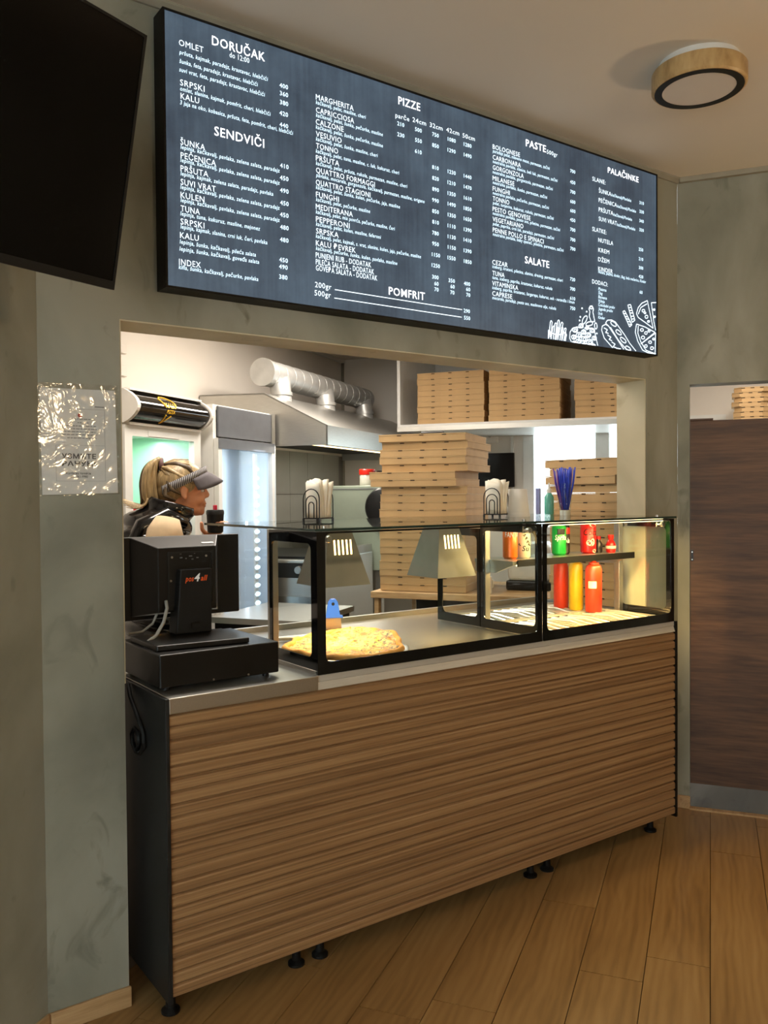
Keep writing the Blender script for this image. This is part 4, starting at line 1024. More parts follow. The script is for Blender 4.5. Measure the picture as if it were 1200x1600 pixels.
# ================================================================== pizza on its tray
PZ = .916
tr = MB(); tr.lathe([(.0, 0), (.205, 0), (.216, .007), (.218, .009), (.215, .010), (.204, .003), (.0, .003)], 48, cap=False)
tag(tr.build('pizza_tray', M['steel'], smooth='auto', loc=(1.375, .052, PZ)), 'round thin steel tray under the cheese pizza', 'tray')
m, nt, b = newmat('pizza_cheese'); L = nt.links
tc = N(nt, 'ShaderNodeTexCoord'); n1 = N(nt, 'ShaderNodeTexNoise'); n1.inputs['Scale'].default_value = 24; n1.inputs['Detail'].default_value = 5
n2 = N(nt, 'ShaderNodeTexNoise'); n2.inputs['Scale'].default_value = 95; n2.inputs['Detail'].default_value = 2
L.new(tc.outputs['Object'], n1.inputs['Vector']); L.new(tc.outputs['Object'], n2.inputs['Vector'])
cr = N(nt, 'ShaderNodeValToRGB'); e = cr.color_ramp.elements; e[0].position = .36; e[0].color = rgb(176,96,30); e[1].position = .56; e[1].color = rgb(226,186,96)
L.new(n1.outputs[0], cr.inputs[0])
g = N(nt, 'ShaderNodeValToRGB'); g.color_ramp.elements[0].position = .53; g.color_ramp.elements[1].position = .60; L.new(n2.outputs[0], g.inputs[0])
mx = N(nt, 'ShaderNodeMix', data_type='RGBA'); mx.inputs[7].default_value = rgb(84,74,24); L.new(g.outputs[0], mx.inputs[0]); L.new(cr.outputs[0], mx.inputs[6]); L.new(mx.outputs[2], b.inputs['Base Color'])
b.inputs['Roughness'].default_value = .5
M['cheese'] = m
M['crust'] = plain('pizza_crust', rgb(218,156,76), .7, var=.22, scale=22, bump=.3)
pz = thing('cheese_pizza', 'large cheese pizza with herbs and browned rim under the heat lamp', 'pizza', (1.375, .052, PZ+.003))
def rad(t):
    return .205 + .010*math.sin(3*t+.6) + .006*math.sin(7*t+1.3) + .004*math.sin(13*t)
from mathutils import noise as mnoise
def lift(x, y): return .030*max(0.0, (x*.75+y*.65+.02)/.19)**1.3
top = MB(); nr, na = 30, 110; vs = [(0, 0, .016+lift(0, 0))]; fs = []
for i in range(1, nr+1):
    for k in range(na):
        t = 2*math.pi*k/na; r = rad(t)*.94*i/nr
        x, y = r*math.cos(t), r*math.sin(t)
        hz = .013 + lift(x, y) + .0055*mnoise.noise(Vector((x*45, y*45, 1))) + .0035*mnoise.noise(Vector((x*120, y*120, 4)))
        vs.append((x, y, hz))
for k in range(na): fs.append((0, 1+k, 1+(k+1) % na))
for i in range(nr-1):
    for k in range(na): fs.append((1+i*na+k, 1+(i+1)*na+k, 1+(i+1)*na+(k+1) % na, 1+i*na+(k+1) % na))
top.add(vs, fs); top.build('cheese_topping', M['cheese'], pz, smooth=True)
rim = MB(); pts = []; rr = []
for k in range(120):
    t = 2*math.pi*k/120; r = rad(t)*.95; x, y = r*math.cos(t), r*math.sin(t)
    q = .0105+.0035*mnoise.noise(Vector((x*26, y*26, 2))); pts.append((x, y, q+lift(x, y)*.8+.001)); rr.append(q)
rim.tube(pts, rr, 10, closed=True); rim.build('crust_rim', M['crust'], pz, smooth=True)
bs = MB(); bs.lathe([(.0, .001), (.184, .001), (.186, .012), (.0, .014)], 40, cap=False); bs.build('base', M['crust'], pz, smooth='auto')

# scraper with blue handle standing against the lamp light
sc = thing('dough_scraper', 'steel scraper with blue plastic handle standing behind the pizza', 'scraper', (1.452, .255, PZ), -.5)
MB().prism([(-.034, 0), (.034, 0), (.028, .085), (-.028, .085)], 'y', -.0012, .0012).build('blade', M['steel'], sc)
MB().prism([(-.036, .083), (.036, .083), (.036, .092), (.026, .094), (.018, .142), (.008, .154), (-.008, .154), (-.018, .142), (-.026, .094), (-.036, .092)], 'y', -.007, .007).build('handle', M['blue'], sc, bevel=.002)
MB().lathe([(.006, -.0074), (.006, .0074)], 12, (0, 0, .135), 'y').build('hanging_hole', M['black'], sc)
# stack of folded steel tongs beside it
tg = thing('serving_tongs', 'shiny steel serving tongs lying left of the scraper', 'tongs', (1.335, .335, PZ), -.32)
for s in (-1, 1):
    MB().tube([(-.09, 0, .012), (-.05, s*.007, .012), (.04, s*.016, .012), (.09, s*.020, .011)], [.008, .007, .008, .012], 8).build('arm', M['steel'], tg, smooth=True)
MB().ell((-.095, 0, .012), (.012, .012, .009)).build('spring_hinge', M['steel'], tg, smooth=True)

# ================================================================== cash drawer and till
cdw = thing('cash_drawer', 'wide black metal cash drawer on the steel worktop', 'cash drawer', (.655, -.114, .905))
MB().box(0, .372, 0, .33, .012, .105).build('body', M['black'], cdw, bevel=.004)
one(.012, .36, .33, .338, .02, .095).build('drawer_front', M['blackmatt'], cdw)
ff = MB().lathe([(.010, 0), (.010, .013)], 10).mesh('foot'); ff.materials.append(M['blackmatt'])
for x, y in ((.03, .03), (.342, .03), (.03, .30), (.342, .30)):
    o = obj('foot', ff, cdw); o.location = (x, y, 0)
for x in (.16, .27):
    MB().lathe([(.003, -.002), (.003, .001)], 8, (x, 0, .018), 'y').build('screw', M['steel'], cdw)

ps_ = thing('till_terminal', 'black point of sale terminal seen from behind on the cash drawer', 'till', (.80, .08, 1.010))
def t_(mb, name, mat, **k):
    r = MB(); r.add([(p[0]-.80, p[1]-.08, p[2]-1.010) for p in mb.v], mb.f); return r.build(name, mat, ps_, **k)
t_(MB().prism([(.668, -.06), (.945, -.085), (.955, .13), (.668, .16)], 'z', 1.010, 1.027), 'base_plate', M['black'], bevel=.004)
t_(MB().hexa([(.785, .088, 1.027), (.902, .088, 1.027), (.902, .15, 1.027), (.785, .15, 1.027), (.802, .088, 1.225), (.906, .088, 1.225), (.906, .15, 1.225), (.802, .15, 1.225)]), 'neck', M['blackmatt'], bevel=.004)
t_(one(.835, .862, .086, .09, 1.045, 1.06), 'cable_port', M['black'])
# housing behind the display: flat back, sloping flanks
t_(MB().hexa([(.742, .118, 1.095), (.932, .118, 1.095), (.985, .222, 1.075), (.690, .222, 1.075), (.742, .118, 1.292), (.932, .118, 1.292), (.985, .222, 1.322), (.690, .222, 1.322)]), 'rear_housing', M['black'], bevel=.003)
t_(MB().box(.662, 1.062, .222, .246, 1.062, 1.322), 'display', M['black'], bevel=.004)
t_(one(.668, 1.056, .246, .248, 1.075, 1.316), 'screen', M['blackgloss'])
t_(one(.900, .934, .150, .152, 1.3035, 1.3065).__class__().hexa([(.895, .140, 1.2995), (.935, .140, 1.2995), (.935, .148, 1.3025), (.895, .148, 1.3025), (.895, .140, 1.3005), (.935, .140, 1.3005), (.935, .148, 1.3035), (.895, .148, 1.3035)]), 'badge', M['white'])
t_(MB().frame('y', .1145, .772, .922, 1.11, 1.278, .006, .006, .006, .006, .003, .004), 'recess_rim', M['charcoal'])
pp = MB()
for i, (x, z, w) in enumerate([(.812, 1.270, .005), (.812, 1.258, .008), (.83, 1.255, .004), (.842, 1.262, .01), (.858, 1.27, .004), (.85, 1.252, .006), (.866, 1.256, .007)]): pp.box(x, x+w, .1168, .1182, z, z+.003)
t_(pp, 'port_marks', M['inkgrey'])
sw = MB()
for x, z in ((.786, 1.262), (.898, 1.262), (.782, 1.19)): sw.lathe([(.0035, .1155), (.0035, .118)], 10, (x, 0, z), 'y')
t_(sw, 'screw', M['steel'])
t_(upright(text_mb([('pos', .816, 1.188, .024, .028, 'L', .25, .02), ('all', .866, 1.188, .024, .023, 'L', .25, .02)]), 0, .0872), 'logo_print', M['orangeprint'], fix=False)
t_(upright(text_mb([('4', .845, 1.187, .034, .019, 'L', .25, .02)]), 0, .0868), 'logo_numeral', M['white'], fix=False)
t_(MB().tube([(.765, .116, 1.13), (.762, .100, 1.11), (.745, .085, 1.07), (.715, .07, 1.035), (.68, .05, 1.022), (.664, .03, .99)], .0052, 8), 'cable', M['cable'], smooth=True)
t_(MB().tube([(.745, .14, 1.09), (.735, .15, 1.06), (.71, .17, 1.035), (.67, .18, 1.03)], .004, 8), 'cable', M['cable'], smooth=True)
# black cable looped on the counter's end panel
lp = [(.632, .08, .90), (.628, .05, .87), (.626, -.01, .83), (.628, -.055, .79), (.628, -.06, .75), (.627, -.03, .725), (.626, .0, .722), (.626, .03, .74), (.626, .035, .765), (.626, .015, .785), (.626, -.015, .78), (.626, -.03, .755), (.626, -.01, .73)]
tag(MB().tube(lp, .0065, 8).build('black_cable', M['blackmatt'], smooth=True), 'black cable looped against the end panel of the counter', 'cable')

# ================================================================== drinks on the inner shelf
SZ = 1.186
def can(name, label, cat, x, y, h, r, body, prints=()):
    t = thing(name, label, cat, (x, y, SZ), math.radians(-28))
    MB().lathe([(r*.80, 0), (r, .008), (r, h-.012), (r*.84, h-.002)], 28).build('body', body, t, smooth='auto')
    MB().lathe([(r*.84, h-.003), (r*.84, h), (r*.78, h), (r*.76, h-.003)], 24).build('rim', M['can_end'], t, smooth='auto')
    for (txt, z, size, w, mt, sh) in prints:
        tm_ = text_mb([(txt, -w/2, z, size, w, 'L', sh, .015)])
        q = MB(); q.add([((r+.0006)*math.sin(p[0]/r), -(r+.0006)*math.cos(p[0]/r), p[1]) for p in tm_.v], tm_.f)
        q.build('print', mt, t, fix=False)
    return t
can('orange_soda_can', 'orange soda can with white lettering beside the divider', 'can', 2.205, .11, .128, .030, M['orange'], [('FANTA', .088, .030, .060, M['white'], .1)])
t = can('cream_can', 'cream can with black scribbled lettering beside the orange can', 'can', 2.276, .105, .128, .027, M['cream'], [('Su', .03, .03, .03, M['ink'], .2)])
q = MB()
for i in range(9):
    a0 = -1.1+.26*i; z = .055+.013*((i*5) % 6)
    q.tube([(.0274*math.sin(a0+.12*j), -.0274*math.cos(a0+.12*j), z+.006*math.sin(j*1.9+i)) for j in range(4)], .0022, 5)
q.build('scribble_print', M['ink'], t)
t = thing('drinking_glass', 'empty clear glass on the inner shelf behind the divider', 'glass', (2.345, .14, SZ))
MB().lathe([(.024, 0), (.031, .10), (.029, .10), (.022, .006)], 24).build('bowl', M['glass'], t, smooth='auto')
t = can('green_soda_can', 'green soda can behind the left edge of the right pane', 'can', 2.500, .12, .128, .030, M['green'], [('Sprite', .066, .030, .056, M['white'], .2)])
q = MB(); q.add([(.0308*math.sin(p/7), -.0308*math.cos(p/7), z) for p in range(-4, 5) for z in (.088, .112)], [(2*i, 2*i+2, 2*i+3, 2*i+1) for i in range(8)]); q.build('dark_band', M['canblack'], t, fix=False)
t = can('black_soda_can', 'black soda can with a red top band beside the green can', 'can', 2.556, .145, .128, .026, M['canblack'], [('Cola', .05, .030, .042, M['white'], .2)])
q = MB(); q.lathe([(.0264, .088), (.0264, .114)], 28, cap=False); q.build('red_band', M['cola'], t, fix=False)
t = can('red_soda_can', 'tall red soda can with cream splash alone in the middle of the shelf', 'can', 2.672, .11, .136, .034, M['cola'], [('Coca', .080, .040, .064, M['canblack'], .3)])
q = MB()
for (a0, z0, ra, rz_) in [(-.25, .048, .35, .012), (.25, .052, .30, .014), (.0, .044, .45, .010), (.5, .012, .3, .008), (.3, .125, .5, .010)]:
    pts = [(a0+ra*math.cos(i*math.pi/8), z0+rz_*math.sin(i*math.pi/8)) for i in range(16)]
    q.add([(.0345*math.sin(a), -.0345*math.cos(a), z) for a, z in pts], [tuple(range(16))])
q.build('splash_print', M['cream'], t, fix=False)
# small red figure-shaped bottle
t = thing('small_red_bottle', 'small red and black bottle at the right end of the shelf', 'bottle', (2.785, .08, SZ))
MB().lathe([(.018, 0), (.022, .008), (.022, .035), (.016, .048), (.010, .056), (.010, .062)], 20).build('body', M['cola'], t, smooth='auto')
MB().lathe([(.012, .060), (.013, .062), (.013, .076), (.011, .078)], 16).build('cap', M['red'], t, smooth='auto')
MB().lathe([(.0224, .018), (.0224, .030)], 20, cap=False).build('label_band', M['cream'], t)
t = thing('dark_bottle', 'small dark bottle touching the small red bottle', 'bottle', (2.744, .115, SZ))
MB().lathe([(.016, 0), (.018, .006), (.018, .038), (.009, .052), (.009, .06)], 18).build('body', M['canblack'], t, smooth='auto')
MB().lathe([(.011, .058), (.011, .072)], 14).build('cap', M['cola'], t, smooth='auto')

# sauce bottles on the deck
def sauce(x, y, h, r, mt, label, name):
    t = thing(name, label, 'bottle', (x, y, .930), 0, 'sauce bottles in the display case')
    MB().lathe([(r*.92, 0), (r, .006), (r, h*.80), (r*.86, h*.87), (r*.55, h*.90)], 28).build('body', mt, t, smooth='auto')
    MB().lathe([(r*.62, h*.90), (r*.62, h*.935), (r*.34, h*.945), (r*.16, h)], 22).build('cap', mt, t, smooth='auto')
    return t
sauce(2.690, .285, .232, .033, M['redsauce'], 'red sauce bottle standing left of the yellow bottle', 'ketchup_bottle')
sauce(2.690, .195, .235, .031, M['yellow'], 'yellow mustard bottle standing between two red bottles', 'mustard_bottle')
t = sauce(2.700, .105, .230, .036, M['redsauce'], 'red sauce bottle with a pale sticker nearest the front glass', 'ketchup_bottle')
q = MB(); q.add([(.0366*math.sin(p/10), -.0366*math.cos(p/10), z) for p in range(-15, -4) for z in (.105, .135)], [(2*i, 2*i+2, 2*i+3, 2*i+1) for i in range(10)]); q.build('sticker', M['cream'], t, fix=False)

# ================================================================== things on the glass top
GZ = 1.348
def arch(w, h, r, x, n=10):
    pts = [(x, -w, 0)] + [(x, -w*math.cos(math.pi*i/n), h-w+w*math.sin(math.pi*i/n)) for i in range(n+1)] + [(x, w, 0)]
    return MB().tube(pts, r, 6)
def napkins(x, y, rz, label):
    t = thing('napkin_holder', label, 'napkin holder', (x, y, GZ), rz, 'napkin holders on the glass top')
    for sx in (-.046, .046):
        for w, h in ((.037, .112), (.025, .086), (.012, .062)):
            q = arch(w, h, .0022, sx); r = MB(); r.add([(v[0], v[1], v[2]+.012) for v in q.v], q.f); r.build('wire_arch', M['black'], t, smooth=True)
    q = MB()
    for yy in (-.037, .037): q.tube([(-.046, yy, .012), (.046, yy, .012)], .0025, 6)
    for xx in (-.046, -.015, .015, .046): q.tube([(xx, -.037, .012), (xx, .037, .012)], .0025, 6)
    q.build('wire_base', M['black'], t)
    fo = MB()
    for xx in (-.046, .046):
        for yy in (-.036, .036): fo.lathe([(.005, 0), (.005, .012)], 8, (xx, yy, 0))
    fo.build('foot', M['black'], t)
    random.seed(int(x*100))
    for k in range(5):
        xx = -.030+k*.015; d = .012*math.sin(k*1.7); hgt = .135+.012*((k*3) % 4)/3
        vs = []; 
        for i in range(7):
            for j in range(5):
                v = i/6; h_ = j/4-.5
                vs.append((xx+.012*math.sin(3*h_+k)*v*v + .010*v*v*(k-2)/2, h_*.066*(1+.16*v)+d*v*.6, .014+hgt*v+.006*math.sin(6*h_+k*2)*(v > .95)))
        n0 = len(vs); vs += [(a+.0095, b_, c_z) for a, b_, c_z in vs]
        fs = []
        for i in range(6):
            for j in range(4):
                p = i*5+j; fs.append((p, p+1, p+6, p+5)); fs.append((n0+p, n0+p+5, n0+p+6, n0+p+1))
        edge = [j for j in range(5)]+[i*5+4 for i in range(1, 7)]+[30+j for j in (3, 2, 1, 0)]+[i*5 for i in (5, 4, 3, 2, 1)]
        for p, q2 in zip(edge, edge[1:]+edge[:1]): fs.append((p, n0+p, n0+q2, q2))
        MB().add(vs, fs).build('napkin', M['napkin'], t, smooth=True)
    return t
napkins(1.505, .44, .42, 'black wire napkin holder full of napkins above the pizza')
napkins(2.335, .33, .42, 'black wire napkin holder full of napkins beside the paper cups')
t = thing('paper_cup_stack', 'upturned stack of large white paper cups on the glass top', 'paper cups', (2.435, .30, GZ))
pc = MB().lathe([(.050, 0), (.052, .003), (.051, .006), (.0405, .118), (.039, .12)], 32)
pc.build('cup', M['whiteplastic'], t, smooth='auto')
MB().lathe([(.0535, .0), (.0535, .010), (.051, .014), (.050, .024)], 32, cap=False).build('lower_cup_rim', M['whiteplastic'], t, smooth='auto')
t = thing('straw_cup', 'clear plastic cup packed with blue drinking straws', 'straw cup', (2.735, .30, GZ))
MB().lathe([(.024, 0), (.024, .004), (.036, .145), (.037, .147), (.035, .145), (.0225, .006)], 28, cap=False).build('cup', M['glass'], t, smooth='auto')
MB().lathe([(.0235, .0), (.024, .022)], 24).build('cup_base', plain('thick_base', rgb(210,208,196), .15, var=.05), t, smooth='auto')
random.seed(5)
for k in range(26):
    a = 2*math.pi*k/26*2.6; r0 = .016*math.sqrt((k+.5)/26); f = 2.6 if k < 18 else 3.0
    h = .20+.02*random.random()
    x0, y0 = r0*math.cos(a), r0*math.sin(a)
    MB().tube([(x0, y0, .024), (x0*f*.95, y0*f*.95, h*.70), (x0*f*1.12, y0*f*1.12, h)], .0034, 6).build('straw', M['purplestraw'] if k in (20, 24, 25) else M['bluestraw'], t, smooth=True)
t = thing('hand_spray_bottle', 'clear bottle of teal liquid with white nozzle behind the straws', 'bottle', (2.80, .46, GZ))
MB().lathe([(.021, 0), (.023, .006), (.023, .082), (.012, .098), (.010, .104)], 22).build('body', M['teal'], t, smooth='auto')
MB().lathe([(.012, .102), (.012, .118), (.006, .122), (.003, .150)], 16).build('nozzle', M['whiteplastic'], t, smooth='auto')
tag(one(-.018, .018, -.010, .010, 0, .125).build('blue_carton', plain('lilac_carton', rgb(150,156,210), .6, var=.1), loc=(2.80, .53, GZ), rot=(0, 0, .6), bevel=.002), 'slim lilac carton standing behind the teal bottle', 'carton')

# ================================================================== pizza boxes
ORD = ['topmost', 'second', 'third', 'fourth', 'fifth', 'sixth', 'seventh', 'eighth', 'ninth', 'tenth', 'eleventh', 'twelfth', 'thirteenth', 'fourteenth', 'fifteenth', 'sixteenth', 'seventeenth', 'eighteenth', 'nineteenth', 'twentieth', 'twenty-first', 'twenty-second']
_bm = {}
def box_proto(w, h, chamfer=0.0):
    key = (w, h, chamfer)
    if key in _bm: return _bm[key]
    hw = w/2; c = chamfer
    def poly(e, z):
        k = hw+e
        if not c: return [(-k, -k), (k, -k), (k, k), (-k, k)]
        return [(-k, -k+c), (-k+c, -k), (k-c, -k), (k, -k+c), (k, k-c), (k-c, k), (-k+c, k), (-k, k-c)]
    a = MB(); n = len(poly(0, 0)); lo = poly(-.002, 0); mid = poly(0, 0)
    a.prism(mid, 'z', .0008, h-.006); me1 = a.mesh('tray'); me1.materials.append(M['kraft'])
    l = MB(); l.prism(poly(.0016, 0), 'z', h-.0052, h); me2 = l.mesh('lid'); me2.materials.append(M['kraftlid'])
    s = MB()
    for f in (-.26, 0, .26):
        s.box(-hw-.0022, -hw+.002, f*w-.012, f*w+.012, h-.0095, h-.0045)
    me3 = s.mesh('tab_slots'); me3.materials.append(M['slot'])
    _bm[key] = (me1, me2, me3); return _bm[key]
def stack(n, w, h, x, y, z, rz, where, group, jitter=.006, chamfer=0.0, shifts={}, seed=1):
    """boxes from z upwards; (x, y) is the middle of the stack"""
    random.seed(seed)
    for i in range(n):
        j = n-1-i      # place counted from the top
        dx, dy, dr = (random.uniform(-1, 1)*jitter for _ in range(3)); dr *= 1.5
        if j in shifts: sx, sy, sr = shifts[j]; dx += sx; dy += sy; dr += sr
        c, s_ = math.cos(rz), math.sin(rz)
        lab = ('topmost kraft pizza box ' if j == 0 else ORD[j]+' kraft pizza box from the top ')+where
        t = thing('pizza_box', lab, 'pizza box', (x+dx*c-dy*s_, y+dx*s_+dy*c, z+i*h), rz+dr, group)
        for nm, me in zip(('tray', 'lid', 'tab_slots'), box_proto(w, h, chamfer)):
            o = obj(nm, me, t)
            if nm == 'tab_slots': o['kind'] = 'stuff'
# tall stack on the wooden table
tz = .910
cx, cy, _ = K(2.976+.25, -.388)
sh = {0: (-.006, .008, .02), 1: (.012, -.015, -.01), 4: (.012, -.012, .0), 5: (-.02, .055, .0), 6: (-.02, .050, .0), 7: (.012, -.01, 0)}
stack(21, .498, .0415, cx, cy, tz, TH, 'of the tall stack on the wooden table', 'boxes on the wooden table', .004, 0, sh, 3)
# stacks on the white shelf
SHZ = 1.962
for k, (b, n, nm) in enumerate([(-.115, 9, 'left stack on the white shelf'), (-.650, 10, 'middle stack on the white shelf'), (-1.255, 9, 'right stack on the white shelf')]):
    x, y, _ = K(4.45+.252, b)
    stack(n, .500, .0412, x, y, SHZ, TH, 'of the '+nm, 'boxes on the white shelf', .004, 0, {0: (.01, 0, 0)}, 20+k)
# stack behind the right pillar, on the back counter
stack(17, .440, .0412, 2.980+.22, .185+.22, .914, 0, 'of the stack behind the straw cup', 'boxes behind the hatch pillar', .006, 0, {0: (-.0, .03, .04), 2: (-.015, .02, 0)}, 31)
# small octagonal boxes seen over the half door
x, y, _ = K(4.8+.115, -2.137)
stack(11, .225, .0325, x, y, 1.80, TH, 'of the small octagonal stack above the half door', 'small boxes above the half door', .003, .045, {1: (0, .012, 0), 3: (0, .014, 0)}, 40)
s = thing('small_wall_shelf', 'white shelf on brackets carrying the small octagonal boxes', 'shelf', K(AF, -2.137, 1.775), TH)
one(-.56, 0, -.25, .25, 0, .025).build('board', M['whitemetal'], s)
for yy in (-.18, .18): MB().prism([(-.5, 0), (0, -.22), (0, 0)], 'y', yy, yy+.02).build('bracket', M['whitemetal'], s)

# wooden table under the tall stack
t = thing('wooden_table', 'pale wooden table carrying the tall stack of pizza boxes', 'table', K(2.92, -.60, 0), TH)
one(0, .72, -.50, .50, .872, .908).build('tabletop', M['tablewood'], t, bevel=.003)
for x in (.02, .66):
    for y in (-.48, .46): one(x, x+.04, y, y+.025, 0, .872).build('leg', M['tablewood'], t)
one(.02, .7, -.46, .46, .30, .32).build('lower_shelf', M['blackmatt'], t)
one(.64, .655, -.45, .45, .32, .872).build('rear_panel', M['blackmatt'], t)
# back counter behind the pillar
t = thing('back_counter', 'low dark back counter behind the hatch pillar', 'counter', (2.95, .175, 0))
one(0, .50, 0, .455, .88, .912).build('worktop', M['steelmatt'], t)
one(.02, .48, .02, .44, .0, .88).build('cabinet', M['blackmatt'], t)
# white mug, tub and appliance on the wooden table's right end
x, y, _ = K(3.0, -.735)
t = thing('white_mug', 'white mug on the wooden table seen through the divider', 'mug', (x, y, .908))
MB().lathe([(.034, 0), (.038, .004), (.038, .092), (.035, .092), (.034, .01)], 24, cap=True).build('body', M['whiteplastic'], t, smooth='auto')
MB().tube([(.036, 0, .075), (.058, 0, .068), (.060, 0, .035), (.036, 0, .022)], .005, 8).build('handle', M['whiteplastic'], t, smooth=True)
x, y, _ = K(3.36, -.93)
t = thing('countertop_appliance', 'rounded pale grey countertop appliance with black base behind the cans', 'appliance', (x, y, .908), TH)
one(-.16, .16, -.12, .12, .05, .26).build('housing', M['whitemetal'], t, bevel=.03, seg=4)
one(-.165, .165, -.125, .125, 0, .055).build('base', M['black'], t, bevel=.01)
MB().tube([(-.162, -.07, .22), (-.175, -.03, .19), (-.175, .03, .19), (-.162, .07, .22)], .004, 8).build('handle', M['charcoal'], t, smooth=True)

# ================================================================== white shelf unit on the far wall
s = thing('wall_shelf', 'deep white wall shelf carrying three stacks of pizza boxes', 'shelf', K(4.43, 0, SHZ), TH)
one(0, AF-4.43, -1.62, .285, -.05, -.002).build('board', M['whitemetal'], s)
one(-.006, .012, -1.62, .285, -.052, -.018).build('front_rail', M['steelmatt'], s)
one(0, AF-4.43, .262, .285, -.002, .64).build('side_panel', M['whitemetal'], s)
one(AF-4.45, AF-4.432, -1.62, .262, -.002, .64).build('back_panel', M['whitemetal'], s)
one(0, AF-4.43, -1.62, .285, .63, .645).build('top_board', M['whitemetal'], s)
# switch box below the shelf, pad on the tall stack
x, y, _ = K(AF-.03, -.165)
t = thing('switch_box', 'white junction box with round switch under the shelf', 'switch', K(AF, -.20, 1.86), TH)
one(-.035, 0, -.07, .07, 0, .11).build('box', M['whiteplastic'], t, bevel=.006)
MB().lathe([(.014, -.048), (.016, -.034)], 16, (0, -.0, .06), 'x').build('knob', M['steel'], t, smooth='auto')
# wall monitor
t = thing('wall_monitor', 'black wall monitor beside the kitchen window', 'monitor', K(AF, -.205, 1.50), TH)
one(-.055, -.03, -.20, .20, 0, .275).build('screen', M['tvscreen'], t, bevel=.004)
one(-.03, 0, -.06, .06, .09, .19).build('wall_bracket', M['black'], t)
# order pad with black marker on top of the tall stack
x, y, _ = K(3.20, -.29)
tag(MB().box(-.10, .10, -.12, .12, 0, .004).build('order_pad', M['paper'], loc=(x, y, tz+21*.0415), rot=(0, 0, TH)), 'white order pad on top of the tall box stack', 'notepad')
x, y, _ = K(3.06, -.43)
t = thing('black_marker', 'black marker pen lying on top of the tall box stack', 'marker', (x, y, tz+21*.0415+.009), TH+1.5)
MB().tube([(-.06, 0, 0), (.03, 0, 0)], .009, 10).build('barrel', M['charcoal'], t, smooth='auto')
MB().tube([(.03, 0, 0), (.07, 0, 0)], .0095, 10).build('cap', M['black'], t, smooth='auto')

# ================================================================== fridges
FB = .583     # front plane
f1 = thing('drinks_fridge', 'white glass door drinks fridge with rounded black pizza canopy', 'fridge', K(1.72, .655, 0), TH)
fw_, fd, fh = .63, .455, 1.79
m = MB(); m.box(0, .025, 0, fd, .02, fh); m.box(fw_-.025, fw_, 0, fd, .02, fh); m.box(.025, fw_-.025, fd-.02, fd, .02, fh); m.box(.025, fw_-.025, 0, fd-.02, .02, .14); m.box(.025, fw_-.025, 0, fd-.02, fh-.03, fh)
m.build('cabinet', M['whitemetal'], f1)
m = MB(); m.box(.0255, .028, .0, fd-.022, .14, fh-.03); m.box(fw_-.028, fw_-.0255, 0, fd-.022, .14, fh-.03); m.box(.028, fw_-.028, fd-.024, fd-.021, .14, fh-.03); m.build('liner', M['mint'], f1)
dr = MB().frame('y', -.035, .006, fw_-.006, .145, fh-.01, .055, .06, .07, .05, .004, .033).build('door', M['whitemetal'], f1)
one(.055, fw_-.06, -.022, -.016, .20, fh-.05).build('pane', M['frosted'], dr)
one(.18, .43, -.038, -.035, fh-.055, fh-.03).build('door_badge', M['paper'], dr)
MB().tube([(fw_-.03, -.04, .9), (fw_-.03, -.06, .93), (fw_-.03, -.06, 1.15), (fw_-.03, -.04, 1.18)], .008, 8).build('door_handle', M['steelmatt'], dr, smooth=True)
for z in (.42, .70, .98, 1.26): one(.03, fw_-.03, .03, fd-.04, z, z+.008).build('wire_shelf', M['steelmatt'], f1)
# rounded canopy
prf = [(.0, 0)] + [(-.030-.075*math.sin(math.pi*i/12)**.8, .004+.142*i/12) for i in range(13)] + [(0, .15)]
can_ = MB().prism(prf, 'x', .022, fw_-.022); r = MB(); r.add([(v[0], v[1], v[2]+1.79) for v in can_.v], can_.f); cano = r.build('canopy', M['blackgloss'], f1, smooth='auto')
prf2 = [(.06, -.004)] + [(-.036-.079*math.sin(math.pi*i/12)**.8, -.002+.154*i/12) for i in range(13)] + [(.06, .156)]
for x0 in (0, fw_-.022):
    c2 = MB().prism(prf2, 'x', x0, x0+.022); r = MB(); r.add([(v[0], v[1], v[2]+1.79) for v in c2.v], c2.f); r.build('canopy_end', M['whiteplastic'], f1)
one(.022, fw_-.022, -.055, .06, 1.938, 1.948).build('canopy_trim', M['whiteplastic'], f1)
one(.022, fw_-.022, -.05, .06, 1.780, 1.792).build('canopy_trim', M['whiteplastic'], f1)
# logo on the canopy: slice outline with two words
def canopy_y(z):
    i = max(0, min(1, (z-.004)/.142)); return -.030-.075*max(0, math.sin(math.pi*i))**.8-.0012
LGX = .262
lg = MB()
def lgp(pts, w=.0032):
    for (x0, z0), (x1, z1) in zip(pts, pts[1:]):
        n = 4
        for k in range(n):
            a, b_ = k/n, (k+1)/n
            P0 = (x0+(x1-x0)*a, z0+(z1-z0)*a); P1 = (x0+(x1-x0)*b_, z0+(z1-z0)*b_)
            lg.tube([(LGX+P0[0], canopy_y(P0[1]), 1.79+P0[1]), (LGX+P1[0], canopy_y(P1[1]), 1.79+P1[1])], w, 5)
lgp([(-.056, .122), (-.03, .134), (.012, .134), (.044, .122), (.056, .104), (.050, .090)]); lgp([(-.056, .122), (-.050, .112), (-.034, .086)]); lgp([(-.022, .048), (-.014, .010), (.020, .046)])
lg.build('logo_outline', M['goldprint'], f1)
for txt, z, s_, w in (('KALU', .082, .034, .082), ('PIZZA', .056, .024, .066)):
    tm_ = text_mb([(txt, LGX-w/2+.008, z, s_, w, 'L', 0, .03)])
    r = MB(); r.add([(p[0], canopy_y(p[1])-.001, 1.79+p[1]) for p in tm_.v], tm_.f); r.build('logo_word', M['goldprint'], f1, fix=False)
